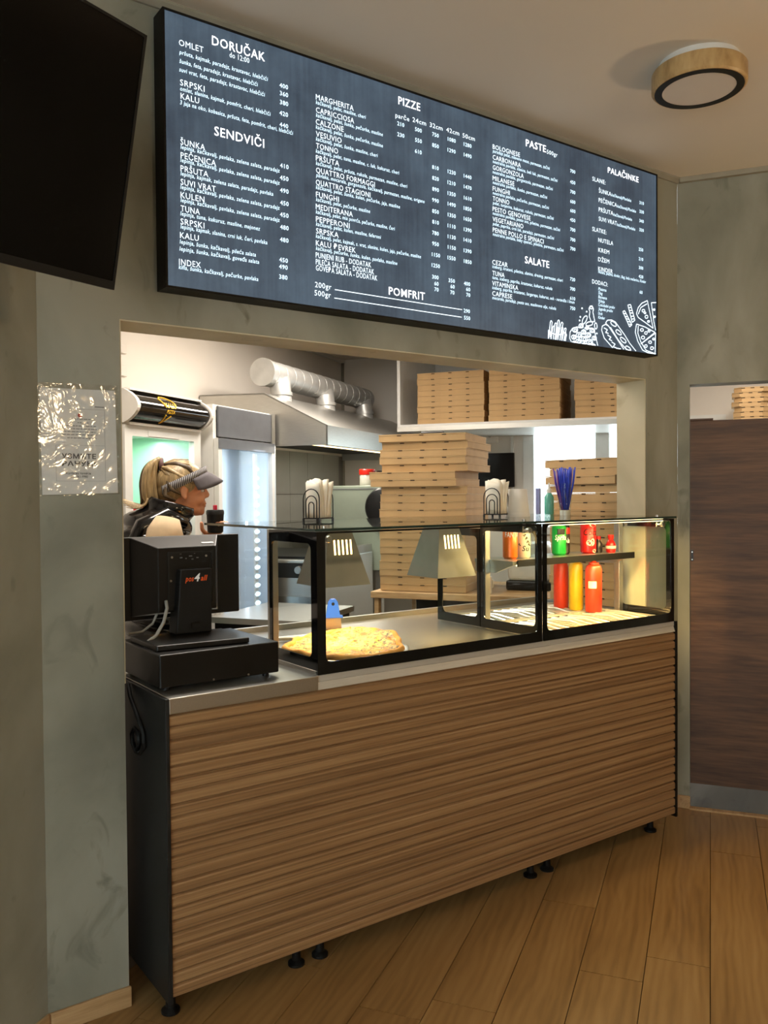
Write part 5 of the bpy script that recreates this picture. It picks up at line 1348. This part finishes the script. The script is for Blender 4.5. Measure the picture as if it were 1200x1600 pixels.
# red cans on the fridge shelves
for zi, z in enumerate((.988, 1.268)):
    for i in range(6):
        lx, ly = .085+i*.075, .07
        wx, wy, _ = K(1.72+lx, .655+ly)
        t = thing('red_drink_can', 'red drink can with white band on the %s fridge shelf, %s from the left' % (['lower', 'upper'][zi], ['first', 'second', 'third', 'fourth', 'fifth', 'sixth'][i]), 'can', (wx, wy, z), TH, 'red cans in the drinks fridge')
        MB().lathe([(.028, 0), (.031, .008), (.031, .135), (.026, .146)], 20).build('body', M['cola'], t, smooth='auto')
        MB().lathe([(.0314, .070), (.0314, .098)], 20, cap=False).build('white_band', M['white'], t, fix=False)
area('fridge_lamp', K(1.72+.5*fw_, .655+.24, 1.74), .5, 4.5, (.88, 1.0, .93), size_y=.25)

f2 = thing('tall_cooler', 'tall glass door cooler with grey header and bright LED strip', 'fridge', K(2.405, FB, 0), TH)
gw, gd, gh = .665, .52, 1.935
m = MB(); m.box(0, .03, 0, gd, .02, gh); m.box(gw-.03, gw, 0, gd, .02, gh); m.box(.03, gw-.03, gd-.02, gd, .02, gh); m.box(.03, gw-.03, 0, gd-.02, .02, .15); m.box(.03, gw-.03, 0, gd-.02, gh-.03, gh); m.box(.03, gw-.03, .002, gd-.02, 1.735, 1.76)
m.build('cabinet', M['whitemetal'], f2)
m = MB(); m.box(.031, .034, .0, gd-.022, .15, 1.735); m.box(gw-.034, gw-.031, 0, gd-.022, .15, 1.735); m.box(.034, gw-.034, gd-.3, gd-.297, .15, 1.735); m.build('liner', M['coolwhite'], f2)
one(.035, gw-.045, -.012, 0, 1.765, gh-.006).build('header', M['greyheader'], f2, bevel=.004)
m = MB(); m.box(gw-.045, gw-.005, -.016, .0, .15, gh); m.build('steel_edge', M['steelmatt'], f2)
dr = MB().frame('y', -.030, .004, gw-.045, .155, 1.755, .035, .03, .06, .05, .004, .028).build('door', M['whitemetal'], f2)
one(.035, gw-.072, -.018, -.012, .21, 1.71).build('pane', M['frosted'], dr)
one(.004, gw-.045, -.033, -.030, 1.700, 1.755).build('door_top_band', M['greyheader'], dr)
one(gw-.205, gw-.175, .014, .026, .2, 1.69).build('led_carrier', M['whiteplastic'], f2)
lm = MB().ell((0, 0, 0), (.030, .006, .012), 12, 6).mesh('led'); lm.materials.append(M['led'])
for i in range(27):
    o = obj('led', lm, f2, smooth=True); o.location = (gw-.190, .010, .25+i*.0520)
area('cooler_lamp', K(2.405+.30, FB+.10, 1.71), .5, 1.1, (.72, .84, 1.0), size_y=.15)
area('cooler_strip_light', K(2.405+.44, FB+.06, 1.0), .04, 1.3, (.70, .84, 1.0), aim=(-.7*CT-.6*ST*1, -.7*ST+.6*CT, 0), size_y=1.3)

# ================================================================== extractor hood and duct
hd = thing('extractor_hood', 'large stainless steel extractor hood over the cooking range', 'extractor hood', K(3.09, 0, 1.745), TH)
HL = AF-.02-3.09
pr = [(.234, 0), (.234, .116), (.655, .325), (1.112, .335), (1.112, 0)]
def plate(p, q, t=.008):
    dx, dz = q[0]-p[0], q[1]-p[1]; l = math.hypot(dx, dz); nx, nz = dz/l*t, -dx/l*t
    return [p, q, (q[0]+nx, q[1]+nz), (p[0]+nx, p[1]+nz)]
MB().prism(plate(pr[0], pr[1]), 'x', 0, HL).build('front_lip', M['steel'], hd)
MB().prism(plate(pr[1], pr[2]), 'x', 0, HL).build('sloping_panel', M['steelmatt'], hd)
MB().prism(plate(pr[2], pr[3]), 'x', 0, HL).build('top_panel', M['steelmatt'], hd)
for x in (0, HL-.008): MB().prism(pr, 'x', x, x+.008).build('side_panel', M['steelmatt'], hd)
one(.01, HL-.01, .245, .275, .0, .012).build('gutter', M['steel'], hd)
one(.01, HL-.01, .30, 1.09, .055, .065).build('filter_bank', M['charcoal'], hd)
MB().tube([(.10, .46, .03), (1.9, .46, .03)], .014, 10).build('lamp_tube', M['ledwarm'], hd, smooth='auto')
area('hood_lamp_light', K(4.0, .46, 1.755), 1.6, 9, (1.0, .92, .80), size_y=.05).rotation_euler[2] = TH
dk = thing('ventilation_duct', 'silver spiral ventilation duct with three branches above the hood', 'duct', K(3.20, .72, 2.215), TH)
MB().lathe([(.082, 0), (.082, 1.66)], 28, (0, 0, 0), 'x').build('pipe', M['duct'], dk, smooth='auto')
MB().lathe([(.088, -.012), (.088, .012), (.080, .016)], 28, (0, 0, 0), 'x').build('end_cap', M['duct'], dk, smooth='auto')
MB().ell((1.66, 0, 0), (.06, .082, .082)).build('end_elbow', M['duct'], dk, smooth=True)
rgm = MB(); rgm.tube([(0, .0822*math.cos(2*math.pi*k/24), .0822*math.sin(2*math.pi*k/24)) for k in range(24)], .0016, 5, closed=True); rme = rgm.mesh('seam_ring'); rme.materials.append(M['duct'])
for i in range(14):
    o = obj('seam_ring', rme, dk, smooth=True); o.location = (.06+i*.118, 0, 0)
for x in (.13, .80, 1.52):
    MB().tube([(x+.07, 0, -.01), (x+.045, -.02, -.045), (x, -.05, -.085), (x, -.065, -.20)], [.070, .072, .066, .062], 18).build('branch', M['duct'], dk, smooth='auto')
    MB().lathe([(.068, -.135), (.068, -.115)], 22, (x, -.06, 0)).build('collar', M['duct'], dk, smooth='auto')

# ================================================================== cooking line under the hood
ov = thing('pizza_oven', 'pale green steel oven under the hood with jars on top', 'oven', K(4.0, .24, 0), TH)
one(0, .95, 0, .47, .92, 1.512).build('casing', M['oven'], ov, bevel=.006)
one(-.004, 0, .02, .45, 1.485, 1.492).build('seam', M['inkgrey'], ov)
one(.2, .78, -.02, 0, 1.05, 1.35).build('door', M['steelmatt'], ov, bevel=.01)
for x in (.04, .86):
    for y in (.03, .40): one(x, x+.05, y, y+.04, 0, .92).build('leg', M['steelmatt'], ov)
one(.0, .03, -.012, .0, 1.30, 1.50).build('corner_strip', M['steelmatt'], ov)
x, y, _ = K(4.16, .42)
t = thing('red_lidded_jar', 'clear jar with red screw lid on the green oven', 'jar', (x, y, 1.512))
MB().lathe([(.050, 0), (.054, .006), (.054, .070), (.048, .082)], 24).build('body', plain('jar_glass', rgb(196,192,180), .2, var=.12, scale=30), t, smooth='auto')
MB().lathe([(.056, .078), (.058, .082), (.058, .112), (.053, .118)], 28).build('lid', M['red'], t, smooth='auto')
x, y, _ = K(4.16, .30)
t = thing('dark_jar', 'dark preserve jar with pale label on the green oven', 'jar', (x, y, 1.512))
MB().lathe([(.044, 0), (.047, .006), (.047, .070), (.038, .085)], 22).build('body', M['canblack'], t, smooth='auto')
MB().lathe([(.042, .082), (.042, .105)], 22).build('lid', M['canblack'], t, smooth='auto')
MB().lathe([(.0475, .018), (.0475, .058)], 22, cap=False).build('paper_label', M['cream'], t)
rg = thing('cooking_range', 'low steel cooking range with control knob beside the cooler', 'cooking range', K(3.10, .30, 0), TH)
one(0, .86, 0, .78, .10, 1.06).build('body', M['steelmatt'], rg, bevel=.008)
one(-.004, .0, .02, .30, .95, 1.04).build('control_panel', M['charcoal'], rg)
MB().lathe([(.022, -.03), (.025, -.004)], 18, (0, .13, 1.0), 'x').build('control_knob', M['steel'], rg, smooth='auto')
one(-.012, .0, .02, .74, .80, .84).build('rail', M['steel'], rg)
one(.05, .80, .06, .72, 1.06, 1.075).build('hob_top', M['black'], rg)
one(.02, .84, .0, .05, 1.06, 1.11).build('front_ledge', M['steel'], rg)
# black round pan leaning at the oven's corner
x, y, _ = K(3.72, .08)
t = thing('black_pan', 'black round pan hanging beside the tall box stack', 'pan', K(3.975, .22, 1.36), TH)
MB().lathe([(.13, -.005), (.135, -.02), (.125, -.035), (.10, -.04)], 32, (0, 0, 0), 'x').build('bowl', M['black'], t, smooth='auto')
MB().tube([(-.012, 0, -.13), (-.012, 0, -.34)], .011, 8).build('handle', M['black'], t, smooth='auto')
# dark low cabinets in the middle of the kitchen, behind the display case
t = thing('prep_bench', 'dark steel prep bench behind the pizza deck', 'bench', K(2.25, .10, 0), TH)
one(0, .62, -.12, .42, .80, .83).build('worktop', M['steelmatt'], t)
one(.02, .60, -.10, .40, .05, .80).build('cabinet', M['blackmatt'], t)
one(-.002, .02, -.08, .38, .45, .46).build('drawer_gap', M['charcoal'], t)

# ================================================================== the cashier
FWD = Vector((.962, -.272, 0)).normalized(); 
PRZ = math.atan2(FWD.y, FWD.x)
pe = thing('person', 'person in black puffer vest and grey visor with blonde ponytail behind the till', 'person', (1.128, .865, 0), PRZ)
M['skin'] = plain('skin', rgb(216,150,112), .5, var=.05, scale=14)
M['hair'] = plain('blonde_hair', rgb(174,150,110), .42, var=.38, scale=16, stretch=(9, 9, 1.2))
M['hairdark'] = plain('dark_blonde_hair', rgb(88,72,52), .5, var=.3, scale=16, stretch=(9, 9, 1.2))
M['vest'] = plain('black_puffer', rgb(16,16,18), .18, var=.15, scale=26, bump=.5, coat=.4)
M['sweater'] = plain('beige_sweater', rgb(222,196,160), .85, var=.05, scale=40, bump=.15)
M['trousers'] = plain('dark_trousers', rgb(34,34,40), .8)
M['shoe'] = plain('white_trainer', rgb(210,208,204), .6)
M['lips'] = plain('lips', rgb(190,106,92), .45)
M['eyewhite'] = plain('eye', rgb(232,228,222), .2, var=.0)
M['iris'] = plain('iris', rgb(70,58,44), .2, var=.0)
M['brow'] = plain('eyebrow', rgb(120,90,60), .7)
m, nt, b = newmat('striped_visor'); L = nt.links
tc = N(nt, 'ShaderNodeTexCoord'); sp = N(nt, 'ShaderNodeSeparateXYZ'); L.new(tc.outputs['UV'], sp.inputs[0])
mu = N(nt, 'ShaderNodeMath', operation='MULTIPLY'); mu.inputs[1].default_value = 70; L.new(sp.outputs[0], mu.inputs[0])
fr = N(nt, 'ShaderNodeMath', operation='FRACT'); L.new(mu.outputs[0], fr.inputs[0])
cr = N(nt, 'ShaderNodeValToRGB'); cr.color_ramp.interpolation = 'CONSTANT'; e = cr.color_ramp.elements; e[0].color = rgb(48,46,50); e[1].position = .58; e[1].color = rgb(186,182,182)
L.new(fr.outputs[0], cr.inputs[0]); L.new(cr.outputs[0], b.inputs['Base Color']); b.inputs['Roughness'].default_value = .8
M['stripes'] = m
M['visor'] = plain('grey_visor', rgb(92,86,90), .8, var=.06, scale=60)

def remeshed(mb, name, mat, parent, voxel, smooth_it=6):
    me = mb.mesh(name); o = bpy.data.objects.new(name, me); COL.objects.link(o)
    r = o.modifiers.new('r', 'REMESH'); r.mode = 'VOXEL'; r.voxel_size = voxel
    s_ = o.modifiers.new('s', 'SMOOTH'); s_.iterations = smooth_it; s_.factor = .5
    bpy.context.view_layer.update()
    dg = bpy.context.evaluated_depsgraph_get()
    new = bpy.data.meshes.new_from_object(o.evaluated_get(dg)); new.name = name
    bpy.data.objects.remove(o); bpy.data.meshes.remove(me)
    new.materials.clear(); new.materials.append(mat)
    return obj(name, new, parent, smooth=True)
bd_ = MB()
# head
bd_.ell((0, 0, 1.500), (.090, .072, .083)); bd_.ell((.022, 0, 1.445), (.066, .057, .078)); bd_.ell((.052, 0, 1.395), (.036, .034, .026)); bd_.ell((.070, 0, 1.386), (.017, .020, .016))
bd_.ell((.068, 0, 1.500), (.024, .050, .026)); bd_.ell((.056, .034, 1.438), (.028, .022, .026)); bd_.ell((.056, -.034, 1.438), (.028, .022, .026))
bd_.cap((.082, 0, 1.482), (.096, 0, 1.454), .010, .0125); bd_.ell((.094, .009, 1.447), (.009, .007, .007)); bd_.ell((.091, -.009, 1.447), (.009, .007, .007))
bd_.ell((.080, 0, 1.420), (.014, .026, .016)); bd_.ell((.084, 0, 1.419), (.009, .020, .0055)); bd_.ell((.082, 0, 1.408), (.009, .018, .0060))
for s in (-1, 1):
    bd_.ell((-.002, s*.073, 1.468), (.017, .007, .028)); bd_.ell((.002, s*.074, 1.445), (.010, .007, .012))
    bd_.cap((-.015, s*.045, 1.40), (.05, s*.028, 1.392), .020, .016)
# neck, trunk
bd_.cap((-.018, 0, 1.43), (-.055, 0, 1.28), .047, .056)
bd_.ell((-.105, 0, 1.19), (.105, .165, .165)); bd_.ell((-.095, 0, 1.0), (.095, .140, .17)); bd_.ell((-.09, 0, .86), (.105, .165, .13)); bd_.cap((-.09, -.15, 1.305), (-.09, .15, 1.305), .052, .052)
# legs and feet
for s in (-1, 1):
    bd_.cap((-.09, s*.085, .84), (-.075, s*.09, .47), .088, .058); bd_.cap((-.075, s*.09, .47), (-.10, s*.09, .09), .055, .036); bd_.cap((-.11, s*.09, .04), (.05, s*.10, .032), .035, .030)
# right arm (camera side): hand resting on the till keys
RS, RE, RW = (-.085, -.180, 1.315), (-.14, -.225, 1.06), (.02, -.14, 1.06)
bd_.cap(RS, RE, .050, .038); bd_.cap(RE, RW, .038, .026)
LS, LE, LW = (-.085, .180, 1.315), (.02, .265, 1.065), (.145, .205, 1.262)
bd_.cap(LS, LE, .050, .038); bd_.cap(LE, LW, .038, .026)
# hands: palm, four fingers, thumb
def hand(w, d, side, upv, curl):
    w = Vector(w); d = Vector(d).normalized(); side = Vector(side).normalized(); n = d.cross(side)*1.0
    R_ = Matrix((d, side, n)).transposed()
    bd_.ell(tuple(w+d*.045), (.045, .036, .014), 16, 10, R_)
    for k, (o_, l) in enumerate(((-.027, .058), (-.009, .068), (.009, .064), (.026, .050))):
        p0 = w+d*.080+side*o_; p1 = p0+(d*math.cos(curl)+n*math.sin(curl))*l*.5; p2 = p1+(d*math.cos(curl*2.3)+n*math.sin(curl*2.3))*l*.5
        bd_.cap(p0, p1, .0088, .0082, 10); bd_.cap(p1, p2, .0082, .0070, 10)
    p0 = w+d*.025-side*.030; p1 = p0+(d*.6-side*.8+n*.3).normalized()*.036; p2 = p1+(d*.85-side*.2+n*.5).normalized()*.030
    bd_.cap(p0, p1, .0105, .0095, 10); bd_.cap(p1, p2, .0095, .0080, 10)
hand(RW, (.60, .78, .05), (-.78, .60, 0), None, -.35)
hand(LW, (.25, -.55, .80), (.9, .35, .0), None, -.55)
body = remeshed(bd_, 'body', M['skin'], pe, .0045, 4)
# eyes, brows, lips
for s in (-1, 1):
    MB().ell((.0735, s*.029, 1.470), (.010, .011, .0062), 14, 10).build('eye', M['eyewhite'], pe, smooth=True)
    MB().ell((.0822, s*.0300, 1.470), (.0025, .0050, .0050), 12, 8).build('iris', M['iris'], pe, smooth=True)
    MB().tube([(.092, s*.014, 1.487), (.088, s*.032, 1.491), (.074, s*.048, 1.486)], [.003, .0035, .002], 6).build('eyebrow', M['brow'], pe, smooth=True)
MB().ell((.0862, 0, 1.4185), (.0085, .019, .0045)).build('upper_lip', M['lips'], pe, smooth=True)
MB().ell((.0842, 0, 1.4085), (.0085, .017, .0050)).build('lower_lip', M['lips'], pe, smooth=True)
# hair: cap over crown and nape, strands, ponytail
hr = MB()
hr.ell((-.010, 0, 1.507), (.095, .0785, .084), 28, 16); hr.ell((-.045, 0, 1.470), (.056, .066, .055)); hr.cap((-.06, 0, 1.45), (-.062, 0, 1.41), .042, .030)
hr.ell((.0, .0, 1.525), (.082, .070, .066))
hair = remeshed(hr, 'hair', M['hair'], pe, .005, 3)
# cut away the front so the face stays free: keep only the part behind and above the hairline
bm = bmesh.new(); bm.from_mesh(hair.data)
dele = [v for v in bm.verts if (v.co.x > .036 + (v.co.z-1.47)*.55) and v.co.z < 1.56]
bmesh.ops.delete(bm, geom=dele, context='VERTS'); bm.to_mesh(hair.data); bm.free()
random.seed(9)
for k in range(9):      # combed locks from the hairline to the tie
    y0 = -.064+.016*k; zt = 1.588-.9*y0*y0*8
    pts = [(.055-abs(y0)*.35, y0*1.02, 1.555-abs(y0)*.25), (.02, y0*.92, zt+.002), (-.03, y0*.6, 1.590-abs(y0)*.2), (-.074, y0*.15, 1.574)]
    MB().tube(pts, [.006, .009, .010, .007], 7).build('lock', M['hair'] if k % 3 else M['hairdark'], pe, smooth=True)
for s in (-1, 1):
    for (z0, x0) in ((1.50, .035), (1.48, .02), (1.455, -.01), (1.43, -.035)):
        MB().tube([(x0, s*.0715, z0), (x0-.04, s*.074, z0+.022), (-.066, s*.05, z0+.06), (-.085, s*.012, 1.565)], [.005, .009, .009, .006], 7).build('lock', M['hairdark'] if z0 < 1.47 else M['hair'], pe, smooth=True)
def smooth_path(P, n=5):
    P = [Vector(p) for p in P]; out = []
    for i in range(len(P)-1):
        p0, p1, p2, p3 = P[max(i-1, 0)], P[i], P[i+1], P[min(i+2, len(P)-1)]
        for k in range(n):
            t = k/n; out.append(.5*((2*p1)+(p2-p0)*t+(2*p0-5*p1+4*p2-p3)*t*t+(3*p1-p0-3*p2+p3)*t**3))
    return out+[P[-1]]
def lock(name, pts, rad_, mt, par):
    P = smooth_path(pts); m_ = len(pts)-1; R_ = []
    for i in range(len(P)):
        f = i/5.0; j = min(int(f), m_-1); R_.append(rad_[j]+(rad_[j+1]-rad_[j])*(f-j))
    return MB().tube([tuple(p) for p in P], R_, 10).build(name, mt, par, smooth=True)
pony = None
for k in range(22):
    a = 2*math.pi*k*.382; rr_ = math.sqrt((k+.5)/22); ox, oy = .024*rr_*math.cos(a), .026*rr_*math.sin(a)
    en = random.uniform(-.025, .025)
    pts = [(-.076, oy*.3, 1.572+ox*.2), (-.100+ox*.5, oy*.7, 1.590+ox*.3), (-.122+ox*.9, oy*1.2, 1.560+ox*.3), (-.130+ox*1.15, oy*1.4, 1.500), (-.126+ox*1.3, oy*1.5, 1.445), (-.112+ox*1.4+en, oy*1.3, 1.398+abs(en)*.8)]
    q = lock('ponytail_lock' if pony else 'ponytail', pts, [.008, .011, .0125, .0125, .010, .002], M['hairdark'] if k % 4 == 1 else M['hair'], pony or pe)
    if not pony: pony = q
for k in range(7):
    pts = [(-.135+.006*k, -.035+.008*k, 1.440), (-.150, -.04+.01*k, 1.415), (-.180-.006*k, -.045+.012*k, 1.404+.005*k), (-.220-.008*k, -.05+.014*k, 1.408+.009*k)]
    lock('ponytail_lock', pts, [.006, .005, .004, .0008], M['hair'], pony)
MB().tube([(-.080+.006*math.cos(2*math.pi*k/16)*.4, .022*math.cos(2*math.pi*k/16), 1.573+.022*math.sin(2*math.pi*k/16)) for k in range(16)], .009, 8, closed=True).build('hair_tie', plain('mauve_tie', rgb(120,92,92), .8), pe, smooth=True)
# visor: striped band round the head and a brim
vz = lambda x: 1.505 + x*.46      # the band's tilt, higher at the brow
vs = []; fs = []; uvs = []; nb_ = 56; a0, a1 = -2.55, 2.55
for i in range(nb_+1):
    a = a0+(a1-a0)*i/nb_; x, y = .097*math.cos(a), .0815*math.sin(a)
    hgt = .021
    vs += [(x, y, vz(x)-hgt*.6), (x*.985-.004, y*.985, vz(x)+hgt)]
for i in range(nb_): fs.append((2*i, 2*i+2, 2*i+3, 2*i+1))
me = bpy.data.meshes.new('visor_band'); me.from_pydata(vs, [], fs); uvl = me.uv_layers.new(name='uv')
for p in me.polygons:
    for li, vi in zip(p.loop_indices, p.vertices): uvl.data[li].uv = ((vi//2)/nb_, vi % 2)
me.materials.append(M['stripes']); o = obj('visor_band', me, pe, smooth=True)
sd = o.modifiers.new('s', 'SOLIDIFY'); sd.thickness = .004; sd.offset = 1
vs = []; fs = []; n = 22
for i in range(n+1):
    a = -1.25+2.5*i/n; x, y = .096*math.cos(a), .081*math.sin(a)
    f = math.cos(a*1.15)
    for j in range(5):
        t = j/4
        ext = max(0, f)**.55*.066*t
        vs.append((x+ext, y*(1+.04*t), vz(x)-.004 - .42*ext - (y*y)*t*5.5 - .010*t*t*max(0, f)))
for i in range(n):
    for j in range(4): p = i*5+j; fs.append((p, p+5, p+6, p+1))
me = bpy.data.meshes.new('visor_brim'); me.from_pydata(vs, [], fs); me.materials.append(M['visor']); o = obj('visor_brim', me, pe, smooth=True)
sd = o.modifiers.new('s', 'SOLIDIFY'); sd.thickness = .004
# puffer vest: quilted rings from hip to collar
def loft(rings, n=44):
    vs = []; fs = []
    for (cx_, cz_, rx, ry, tilt, rip) in rings:
        for k in range(n):
            a = 2*math.pi*k/n; x, y = rx*math.cos(a), ry*math.sin(a)
            vs.append((cx_+x, y, cz_+x*tilt))
    for i in range(len(rings)-1):
        for k in range(n): fs.append((i*n+k, i*n+(k+1) % n, (i+1)*n+(k+1) % n, (i+1)*n+k))
    return MB().add(vs, fs)
key = [(.82, -.09, .135, .190), (.95, -.095, .130, .176), (1.10, -.110, .142, .186), (1.22, -.122, .150, .190), (1.29, -.118, .140, .170), (1.335, -.100, .118, .128), (1.365, -.072, .094, .098), (1.39, -.052, .082, .086), (1.425, -.040, .078, .082)]
rings = []
zz = .82
while zz <= 1.425:
    for (za, ca, xa, ya), (zb, cb, xb, yb_) in zip(key, key[1:]):
        if za <= zz <= zb: t = (zz-za)/(zb-za); c0, x0, y0 = ca+(cb-ca)*t, xa+(xb-xa)*t, ya+(yb_-ya)*t; break
    pf = abs(math.sin((zz-.82)/.062*math.pi))**.6
    rings.append((c0, zz, x0+.016*pf, y0+.016*pf, -.22 if zz < 1.34 else -.30, pf)); zz += .0052
v_ = loft(rings); vest = v_.build('puffer_vest', M['vest'], pe, smooth=True, fix=False)
sd = vest.modifiers.new('s', 'SOLIDIFY'); sd.thickness = .012; sd.offset = -1
dm = bpy.data.textures.new('crinkle', 'CLOUDS'); dm.noise_scale = .045
dp = vest.modifiers.new('d', 'DISPLACE'); dp.texture = dm; dp.strength = .010; dp.mid_level = .5
for s in (-1, 1):        # shoulder rolls of the vest
    rl = MB(); rl.tube([(.0, s*.09, 1.345), (-.075, s*.125, 1.372), (-.165, s*.14, 1.335), (-.20, s*.15, 1.26)], [.026, .034, .036, .034], 14)
    o = rl.build('vest_shoulder', M['vest'], pe, smooth=True); d2 = o.modifiers.new('d', 'DISPLACE'); d2.texture = dm; d2.strength = .012
# sweater sleeves
for (A_, B_, C_) in ((RS, RE, RW), (LS, LE, LW)):
    A_, B_, C_ = Vector(A_), Vector(B_), Vector(C_)
    pts = [A_+(A_-B_).normalized()*.052] + [A_.lerp(B_, t) for t in (0, .25, .5, .75)] + [B_] + [B_.lerp(C_, t) for t in (.25, .5, .75, .97)]
    MB().tube([tuple(p) for p in pts], [.045, .068, .068, .060, .054, .052, .047, .043, .039, .033], 18).build('sleeve', M['sweater'], pe, smooth=True)
# trousers and shoes
tr_ = MB(); tr_.ell((-.09, 0, .86), (.122, .182, .13))
for s in (-1, 1): tr_.cap((-.09, s*.088, .84), (-.075, s*.092, .47), .102, .072); tr_.cap((-.075, s*.092, .47), (-.10, s*.092, .10), .070, .056)
remeshed(tr_, 'trousers', M['trousers'], pe, .012, 4)
for s in (-1, 1):
    q = MB(); q.cap((-.115, s*.09, .042), (.055, s*.10, .036), .044, .038); q.box(-.155, .09, s*.095-.042, s*.095+.042, 0, .02); q.build('shoe', M['shoe'], pe, smooth='auto')
# travel cup in the raised hand
wp = Matrix.Rotation(PRZ, 4, 'Z') @ Vector((.152, .150, 0)) + Vector((1.128, .865, 0))
t = thing('travel_cup', 'black travel cup with red lid tab held up by the person', 'cup', (wp.x, wp.y, 1.292))
MB().lathe([(.027, 0), (.033, .006), (.036, .075), (.036, .080)], 24).build('body', M['blackmatt'], t, smooth='auto')
MB().lathe([(.038, .078), (.038, .092), (.034, .098)], 24).build('lid', M['charcoal'], t, smooth='auto')
one(-.006, .006, -.010, .010, .098, .118).build('lid_tab', plain('crimson_tab', rgb(206,24,64), .4), t, bevel=.002)
# ceiling stays clear of people; end of scene
